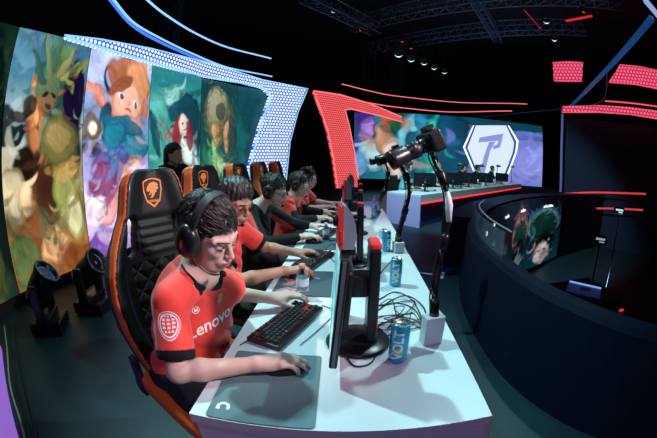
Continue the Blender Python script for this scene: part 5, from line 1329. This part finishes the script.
# first player
hd1 = at(209, 233, .985)
print('head1', hd1)
j1 = seat_pose(1.0, R(-33), tuple(hd1), dirv(R(-23), R(-24)),
   ((.97, .22, -.06), (0, 0, 1), (0, 1, 0), (.035, [34, 30, 32, 36], .18)),
   ((.93, .30, -.05), (0, 0, 1), (0, -1, 0), (.03, [30, 28, 30, 34], .2)),
   neck=(-.425, .930, 1.035), pelvis=(-.60, 1.03, .56),
   shR=(-.485, .800, .972), shL=(-.365, 1.035, .935), elR=(-.455, .700, .780), wrR=(-.225, .790, .780), elL=(-.47, 1.20, .84), wrL=(-.255, 1.265, .795), head_up=(-.05, -.06, 1))
def jr_first(q, fw, sd, up, P, arms): return np.full(len(P), -1)
p1 = make_person('person', 'boy with short dark hair in a red short sleeved jersey, nearest at the desk', j1, .0032, hs=.93, nlocks=620, group=None,
    headset='black headset on the nearest boy, orange red mark on its cup')
body1, jer1, g1, M1 = p1
jb = bvh_of(jer1.data)
# chest lettering, crest and sleeve emblem
f1 = Vector((math.cos(R(-33)), math.sin(R(-33)), 0)); s1 = Vector((-f1.y, f1.x, 0))
def print_on(jo, bvh, polys, O, U, V, D, m, label, off=.002):
    dm = decal(bvh, polys, O, U, V, D, off, .006); o = dm.build('print', m, jo); tag(o, label); return o
tx = text_poly('Lenovo', .068, .0012)
c1 = Vector((-.350, .882, .848)); 
print_on(jer1, jb, [tx], c1+f1*.05-s1*.0, s1*1.0+Vector((0, 0, .12)), Vector((0, 0, 1)), (-f1.x, -f1.y, 0), WHITE_PRINT, 'white sponsor lettering across the chest')
em = [ring_poly(circ(0, 0, .014, 20), .8), ([(-.008, -.006), (.008, -.006), (.006, .008), (0, .003), (-.006, .008)], [[0, 1, 2, 3, 4]])]
print_on(jer1, jb, em, c1+Vector((0, 0, .070))-s1*.055+f1*.05, s1, Vector((0, 0, 1)), (-f1.x, -f1.y, 0), WHITE_PRINT, 'small round white crest')
cr = [([(-.010, .020), (0, .032), (.010, .020), (.006, .008), (.010, -.004), (0, -.018), (-.010, -.004), (-.006, .008)], [list(range(8))])]
print_on(jer1, jb, cr, c1+Vector((0, 0, .075))+s1*.045+f1*.05, s1, Vector((0, 0, 1)), (-f1.x, -f1.y, 0), mat('gold_print', (.6, .45, .2), .5, var=.05), 'small gold crest')
sr = Vector(j1['shR']).lerp(Vector(j1['elR']), .14); dS = (-Vector((0, 0, 0))+Vector((.33, -.94, -.1))).normalized(); uS = Vector((.94, .33, 0)); vS = Vector((0, 0, 1))
se = [ring_poly(circ(0, 0, .036, 30), .93), ring_poly(circ(0, 0, .030, 24), .86)]
for k in range(5):
    y_ = .018-.009*k; w_ = math.sqrt(max(0, .024**2-y_**2))
    for q in range(3): x_ = -w_+2*w_*(q+.1)/3; se.append(([(x_, y_), (x_+w_*.5, y_), (x_+w_*.45, y_+.005), (x_+.002, y_+.006)], [[0, 1, 2, 3]]))
print_on(jer1, jb, se, sr+dS*.08, uS, vS, -dS, WHITE_PRINT, 'round white emblem on the sleeve', .002)

# second player
def row_pose(hp, rng, yawb, yawh, pitch, elR, wrR, elL, wrL, nb=(-.07, .03, -.135), hR=(.97, -.05, -.05), hL=(.97, .05, -.05)):
    h = at(hp[0], hp[1], rng); nk = h+Vector(nb); print('head', h)
    f = Vector((math.cos(yawb), math.sin(yawb), 0))
    pv = Vector((nk.x-.10, nk.y+.10, .56))
    return seat_pose(0, yawb, tuple(h), dirv(yawh, pitch), (hR, UPV, (0, 1, 0), (.035, 32, .2)), (hL, UPV, (0, -1, 0), (.03, 28, .2)), neck=tuple(nk), pelvis=tuple(pv), elR=elR, wrR=wrR, elL=elL, wrL=wrL)
j2 = row_pose((235, 203), 1.80, R(-24), R(-30), R(-18), (-.46, 1.46, .79), (-.245, 1.635, .79), (-.42, 2.0, .82), (-.22, 1.98, .795), hR=(.97, .15, -.05), nb=(-.10, .02, -.150))
p2 = make_person('person', 'tan faced player with glasses and puffy dark hair in a red jersey', j2, .0042, skin=SKIN_B, hair_style='puffy', nlocks=380,
    headset='black headset on the player with glasses and red jersey', glasses='dark rimmed glasses on the second player from the viewer')
# third player, black jacket with red shoulders
JACK = [BLK_CLOTH, BLK_CLOTH, RED_CLOTH]
def jr_jacket(q, fw, sd, up, P, arms):
    a, b, c = q @ fw, q @ sd, q @ up
    out = np.full(len(P), 0)
    out[(np.abs(b) > .06) & (c > -.02) & (a < .02)] = 2
    SR_, ER_, SL_, EL_ = arms
    for S_, E_ in ((SR_, ER_), (SL_, EL_)):
        ax = (E_-S_)/np.linalg.norm(E_-S_); v = P-S_; t = v @ ax; rad = v-t[:, None]*ax
        m_ = (np.linalg.norm(rad, axis=1) < .08) & (t > -.05) & (t < .36); side = rad @ np.array([-.75, -.55, -.1])
        out[m_ & (side > .006)] = 2
    return out
j3 = row_pose((274, 191), 2.55, R(-12), R(-16), R(-18), (-.47, 2.17, .80), (-.21, 2.42, .79), (-.36, 2.86, .82), (-.16, 2.82, .795), nb=(-.13, .0, -.13))
p3 = make_person('person', 'player with glasses in a black jacket with red shoulder panels', j3, .005, sleeve='long', jersey_mats=JACK, jregion=jr_jacket, nlocks=260,
    headset='headset on the player in the black and red jacket', glasses='thin dark glasses on the player in the black jacket')
# fourth player: red jersey over black sleeves
def jr_four(q, fw, sd, up, P, arms):
    out = np.full(len(P), 0); SR_, ER_, SL_, EL_ = arms
    for S_, E_ in ((SR_, ER_), (SL_, EL_)):
        ax = (E_-S_)/np.linalg.norm(E_-S_); v = P-S_; t = v @ ax; rad = np.linalg.norm(v-t[:, None]*ax, axis=1)
        out[(rad < .075) & (t > .17)] = 1
        out[(P[:, 0] > E_[0]-.03) & (np.linalg.norm(P-E_, axis=1) < .34) & (P[:, 2] < .90)] = 1
    return out
j4 = row_pose((299, 185), 3.28, R(-8), R(-12), R(-18), (-.33, 3.05, .80), (-.11, 3.22, .79), (-.26, 3.56, .82), (-.05, 3.58, .795))
p4 = make_person('person', 'player in a red jersey with long black sleeves, fourth in the row', j4, .0055, sleeve='long', jersey_mats=[RED_CLOTH, BLK_CLOTH], jregion=jr_four, nlocks=80, headset='headset on the fourth player, red jersey and black sleeves')
j5 = row_pose((308, 178), 3.85, R(-6), R(-8), R(-16), (-.28, 3.82, .80), (-.04, 4.02, .79), (-.20, 4.35, .82), (.0, 4.38, .795))
p5 = make_person('person', 'last player of the near row, bare forearms and red jersey', j5, .006, nlocks=70, headset='headset on the last player of the near row')

# standing person behind the chairs
def stand_pose(x, y, yaw, h, head_dir):
    f = Vector((math.cos(yaw), math.sin(yaw), 0)); s = Vector((-f.y, f.x, 0)); b = Vector((x, y, 0)); k = h/1.7
    P = lambda a, l, z: b+f*a*k+s*l*k+Vector((0, 0, z*k))
    return dict(head=P(.03, 0, 1.58), face=head_dir, neck=P(-.01, 0, 1.44), chest=P(0, 0, 1.24), pelvis=P(0, 0, .95), bodyf=f, shR=P(0, -.17, 1.39), shL=P(0, .17, 1.39),
                elR=P(-.04, -.22, 1.11), elL=P(-.04, .22, 1.11), wrR=P(.06, -.24, .88), wrL=P(.06, .24, .88), handR=((.2*f.x, .2*f.y, -1), tuple(-s), tuple(f), (.0, 18, .1)), handL=((.2*f.x, .2*f.y, -1), tuple(s), tuple(f), (.0, 18, .1)),
                hipR=P(0, -.09, .90), hipL=P(0, .09, .90), knR=P(.01, -.10, .49), knL=P(.03, .10, .49), anR=P(0, -.11, .085), anL=P(.02, .11, .085))
js = stand_pose(-1.72, 3.22, R(-25), 1.62, dirv(R(-8), R(-4)))
make_person('person', 'person with long dark hair in black, standing between chairs and screen wall', js, .0065, sleeve='long', jersey_mats=[BLK_CLOTH], jregion=lambda q, fw, sd, up, P, a: np.zeros(len(P), int), hair_style='long', nlocks=120)

# ------------------------------------------------------------------ things on the near desk
kr = R(90-4)
pad_specs = [(-.19, .735, 'teal cloth mousepad with a pale swirl mark under the nearest boy\'s arm'), (-.17, 1.585, 'dark mousepad under the second player\'s hand'), (-.14, 2.40, 'mousepad of the player in the black jacket')]
for i, (x, y, lb) in enumerate(pad_specs):
    p = dk(x, y)
    pr = empty('mousepad', (p.x, p.y, DZ), R(-2) if i == 0 else R(-4), lb, 'mousepad', 'mousepads on the near desk')
    b = MB(); w, d = (.295, .345) if i == 0 else (.36, .36); b.prism([(w/2*sx-.012*sx+.012*math.cos(a)*1, d/2*sy-.012*sy+.012*math.sin(a)) for sx, sy, a0 in ((1, 1, 0), (-1, 1, 90), (-1, -1, 180), (1, -1, 270)) for a in np.radians([a0, a0+30, a0+60, a0+90])], .0004, .004)
    pb = b.build('pad_cloth', PAD if i == 0 else PAD_DARK, pr)
    mb = MB(); cx, cy = -.108, -.125; r0, r1 = .011, .020
    if i == 1:
        rk = random.Random(4); pk = MB()
        for q in range(16):
            px_, py_ = rk.uniform(-.15, .02), rk.uniform(-.13, .12); aa = rk.uniform(0, PI); l_, w_ = rk.uniform(.02, .05), rk.uniform(.006, .018)
            pk.add([(max(-.175, min(.175, px_+l_*math.cos(t)*math.cos(aa)-w_*math.sin(t)*math.sin(aa))), py_+l_*math.cos(t)*math.sin(aa)+w_*math.sin(t)*math.cos(aa), .0042+.00005*q) for t in np.linspace(0, 2*PI, 12, endpoint=False)], [list(range(12))])
        tag(pk.build('pink_print', mat('pink_pad_print', (.50, .20, .24), .8, var=.3, vscale=40), pb), 'pink and red shapes printed on the pad')
    if i == 0:
        pts = circ(0, 0, r1, 22, R(40), R(300))+[(0, -.0)] 
        A = circ(cx, cy, r1, 20, R(60), R(285)); B = circ(cx, cy, r0, 20, R(60), R(285))
        rot = lambda P: [(cx+(x-cx)*0-(y-cy)*-1, cy+(x-cx)*-1) for x, y in P]
        A2, B2 = rot(A), rot(B)
        mb.add([(p[0], p[1], .0045) for p in A2+B2], [[k, k+1, k+1+20, k+20] for k in range(19)])
        mb.add([(cx-.020, cy-.002, .0045), (cx-.008, cy-.002, .0045), (cx-.008, cy-.012, .0045), (cx-.020, cy-.012, .0045)], [(0, 1, 2, 3)])
        mb.build('swirl_mark', WHITE_PRINT, pb)
make_keyboard(tuple(dk(-.205, 1.12)), R(90-24), 'black keyboard with red backlight under the nearest boy\'s left hand')
for (x, y, r, lb) in ((-.20, 1.97, R(90-22), 'black keyboard in front of the second player'), (-.19, 2.72, R(90-20), 'keyboard in front of the player in the black jacket'), (-.16, 3.52, R(90-16), 'keyboard of the fourth player'), (-.14, 4.32, R(90-14), 'keyboard of the last player')):
    make_keyboard(tuple(dk(x, y)), r, lb)
for jn, lb in ((j1, 'black mouse under the nearest boy\'s hand'), (j2, 'mouse under the second player\'s hand'), (j3, 'mouse under the hand of the player in the black jacket'), (j4, 'mouse under the fourth player\'s hand'), (j5, 'mouse under the last player\'s hand')):
    Wv = Vector(jn['wrR']); D = Vector(jn['handR'][0]).normalized(); c = Wv+D*.095
    make_mouse((c.x, c.y, DZ+.004), math.atan2(D.y, D.x), lb)
can_px = [(397, 360), (395, 285), (386, 251), (374, 218)]
can_lb = ['blue drink can nearest the viewer, left of the grey box', 'blue drink can second from the viewer', 'blue drink can third from the viewer', 'farthest blue drink can, beside the small white bottle']
for (x, y), lb, rz in zip(can_px, can_lb, (R(-110), R(-105), R(-60), R(-100))):
    p = onz(x, y, DZ); make_can((p.x, p.y, DZ), rz, lb)
p = onz(303, 297, DZ); make_bottle((p.x, p.y, DZ), 'small clear water bottle with orange lid beside the nearest keyboard', .17, cap=CAP_ORANGE)
p = onz(326, 241, DZ); make_bottle((p.x, p.y, DZ), 'clear water bottle beyond the second keyboard', .15)
p = onz(374, 206, DZ); make_bottle((p.x, p.y, DZ), 'small pale bottle behind the farthest drink can', .15)

# monitors
mons = [(-.016, 1.00, R(3), 'nearest monitor, seen edge on, red capped stand column'), (-.04, 1.93, R(2), 'second monitor along the near desk'), (-.02, 2.76, R(1), 'third monitor along the near desk'), (.0, 3.58, R(0), 'fourth monitor along the near desk'), (.0, 4.38, R(0), 'last monitor on the near desk')]
for i, (x, y, r, lb) in enumerate(mons):
    p = dk(x, y); make_monitor((p.x, p.y, DZ), r-math.atan(sl), lb)
    if i < 3:
        make_topcam((p.x+.048-(.0 if i else .018), p.y+(-.17 if i == 0 else -.05), DZ+.060+.337), R(4), ['red and grey camera pod on the nearest monitor', 'camera pod on the second monitor', 'camera pod on the third monitor'][i])

# boxes with arms
BOXM = mat('grey_white_box', (.52, .58, .62), .45, bump=.05, var=.05)
bx = [(430, 342, .075, .05, .115, 'pale grey clamp box at the desk edge right of the nearest can'), (398, 252, .07, .07, .075, 'pale grey clamp box behind the second drink can'), (384, 238, .07, .07, .07, 'pale grey clamp box behind the third drink can')]
for (x, y, a, d, h, lb) in bx:
    p = onz(x, y, DZ); o = empty('clamp_box', (p.x, p.y, DZ), R(8), lb, 'box', 'clamp boxes at the desk edge')
    b = MB(); b.box((0, 0, h/2+.0005), (a, d, h), bev=.004); b.build('box_shell', BOXM, o)
    b = MB(); b.lathe([(.001, 0), (.018, 0), (.018, .008), (.001, .008)], Matrix.Translation((0, 0, h)), 20); b.build('socket', BLK_PLASTIC, o)
bp = onz(430, 342, DZ)
e1 = [Vector((bp.x, bp.y, DZ+.117)), at(435, 290, 1.06), at(439, 262, 1.10), at(447, 228, 1.13), at(448, 200, 1.15), at(442, 178, 1.16), at(434, 160, 1.17), at(432, 152, 1.17)]
a1, P1_ = make_stand_arm(e1, 'black arm with taped cables holding the nearest camera', .010)
bt = MB(); bt.tube([tuple(Vector(q)-e1[0]) for q in (at(449, 222, 1.12), at(449, 205, 1.14), at(447, 192, 1.15))], [.009, .015, .010], 10); tag(bt.build('tape_wrap', TAPE, a1), 'silver tape round the cables')
make_dslr(tuple(at(432, 141, 1.17)), (-.80, -.10, -.38), 'black camera with long lens on the nearest arm', .82, .19)
e2 = [Vector(tuple(onz(398, 252, DZ)))+Vector((0, 0, .075)), at(399, 235, 2.3), at(404, 215, 2.3), at(409, 195, 2.3), at(407, 178, 2.3), at(400, 165, 2.3), at(397, 160, 2.3)]
make_stand_arm(e2, 'second black arm, rising from the middle clamp box', .014)
make_dslr(tuple(at(397, 154, 2.3)), (-.85, -.1, -.30), 'camera on the second arm', .9, .15)
e3 = [Vector(tuple(onz(379, 212, DZ)))+Vector((0, 0, .0)), at(381, 200, 3.4), at(386, 185, 3.4), at(388, 172, 3.4), at(385, 162, 3.4)]
make_stand_arm(e3, 'third thin black arm farther along the desk', .014)
make_dslr(tuple(at(383, 160, 3.4)), (-.85, -.15, -.12), 'camera on the third arm', .85, .14)

# cables
def cable(pts, label, r=.0028, m=BLK_PLASTIC):
    b = MB(); b.tube(spline(pts, 8), r, 6); o = b.build('cable', m); tag(o, label, 'cable', 'loose cables on the near desk'); return o
Q = lambda x, y, h=.004: tuple(onz(x, y, DZ+h))
cable([Q(372, 330), Q(395, 318), Q(415, 320, .02), Q(424, 330), Q(415, 310), Q(398, 303), Q(380, 305)], 'looped black cable between the nearest stand and the clamp box')
cable([Q(365, 345), Q(380, 338), Q(400, 332, .01), Q(424, 326)], 'black cable running from the nearest stand behind the can')
cable([Q(378, 300), Q(395, 292), Q(412, 300, .03), Q(422, 318), Q(428, 325)], 'black cable arching over to the nearest clamp box', .0035)
cable([Q(376, 312), Q(392, 300), Q(408, 296, .02), Q(424, 308), Q(426, 330)], 'thick black cable loop left of the grey box', .0035)
cable([Q(322, 305), Q(335, 312), Q(318, 330), Q(300, 345)], 'thin keyboard cable by the nearest monitor', .0018)
cable([Q(345, 355), Q(355, 366), Q(372, 362), Q(378, 345)], 'black cable hanging round the nearest stand base', .003)
cable([Q(240, 345), Q(252, 337), Q(256, 330)], 'short cable at the near corner of the keyboard', .002)
cable([Q(330, 258), Q(337, 250, .02), Q(333, 244), Q(326, 250), Q(334, 262)], 'dark cable coil beside the second keyboard', .004)
cable([Q(375, 280), Q(390, 262), Q(398, 256)], 'cable to the middle clamp box', .003)
rs = random.Random(3)
for k in range(4):
    x0 = 380+k*6; pts = [Q(368+k, 322-k*5)]+[Q(378+rs.uniform(0, 42), 298+rs.uniform(0, 32), rs.uniform(.004, .03)) for _ in range(4)]+[Q(423, 318+k*4)]
    cable(pts, ['tangled black cable beneath the nearest arm', 'tangled cable near the nearest camera arm'][k % 2], .0024)

# ------------------------------------------------------------------ camera and light
cam = bpy.data.cameras.new('camera'); co = bpy.data.objects.new('camera', cam); COL.objects.link(co)
co.location = (0, 0, CAMZ); co.rotation_euler = (PI/2-PITCH, 0, 0)
cam.type = 'PANO'; cam.panorama_type = 'FISHEYE_EQUISOLID'; cam.fisheye_lens = FPX/657*36; cam.fisheye_fov = PI; cam.sensor_width = 36; cam.sensor_height = 24
cam.clip_start = .02; cam.clip_end = 200
SC.camera = co
w = bpy.data.worlds.new('dark_hall'); SC.world = w; w.use_nodes = True
w.node_tree.nodes['Background'].inputs[0].default_value = (.02, .04, .10, 1); w.node_tree.nodes['Background'].inputs[1].default_value = .02
def spot(loc, to, e, col, ang=40, r=.08, blend=.4, name='spot'):
    l = bpy.data.lights.new(name, 'SPOT'); l.energy = e; l.color = col; l.spot_size = R(ang); l.spot_blend = blend; l.shadow_soft_size = r
    o = bpy.data.objects.new(name, l); COL.objects.link(o); o.location = loc; o.rotation_euler = (Vector(to)-Vector(loc)).to_track_quat('-Z', 'Y').to_euler(); return o
# light direction figures: A travels (.55,-.25,-1), B travels (-.55,-.4,-1)
spot((.1-.55*4, 1.6+.25*4, DZ+4.2), (.1, 1.7, DZ), 840, (.50, .97, 1), 52, .08, blend=.8, name='key_left')
spot((.1+.5*4.2, 1.5+.40*4.2, DZ+4.4), (-.1, 1.6, DZ), 540, (.62, .97, 1), 46, .08, blend=.8, name='key_right')
spot((-.2, -1.6, 3.4), (-.15, .7, .6), 95, (.72, .50, 1), 50, .3, name='purple_fill')
spot((1.9, .2, 2.5), (-.38, 1.15, 1.15), 330, (1, .80, .84), 34, .12, blend=.8, name='face_fill')
spot((2.0, 5.0, 4.6), (-.1, 3.6, .9), 420, (.9, .95, 1), 34, .1, blend=.8, name='row_end_fill')  # added lamp, unseen, to brighten the last players of the row
spot((.6, .9, 4.2), (-1.75, 3.2, 1.5), 60, (.8, .9, 1), 16, .1, blend=.6, name='standing_fill')
spot((-1, 3.5, 5.8), (-1.5, .9, 0), 95, (.02, .80, .90), 50, .15, name='teal_floor')
spot((1.5, 1.6, 5.0), (.85, .9, 0), 200, (.02, .75, .85), 20, .2, blend=1, name='teal_floor_right')
spot((3.0, 3.0, 6), (1.7, 4.6, 0), 300, (.05, .14, 1), 40, .3, name='blue_far_floor')
spot((1.0, 4.6, 5.6), (4.5, 8.8, .7), 1900, (.5, .97, 1), 70, .15, name='far_desk_key')
spot((.0, 4.5, 4.5), (1.6, 6.5, .3), 130, (.55, .40, 1), 30, .2, name='lavender_far')
spot((6.0, 4.0, -.9), (3.0, 8, 6.5), 420, (.25, .55, 1), 80, .3, name='rig_wash')  # added lamp hidden in the pit, brightens the dark trusses
SC.view_settings.view_transform = 'Standard'; SC.view_settings.look = 'None'; SC.view_settings.gamma = 1; SC.view_settings.use_curve_mapping = False
SC.view_settings.exposure = 0.12
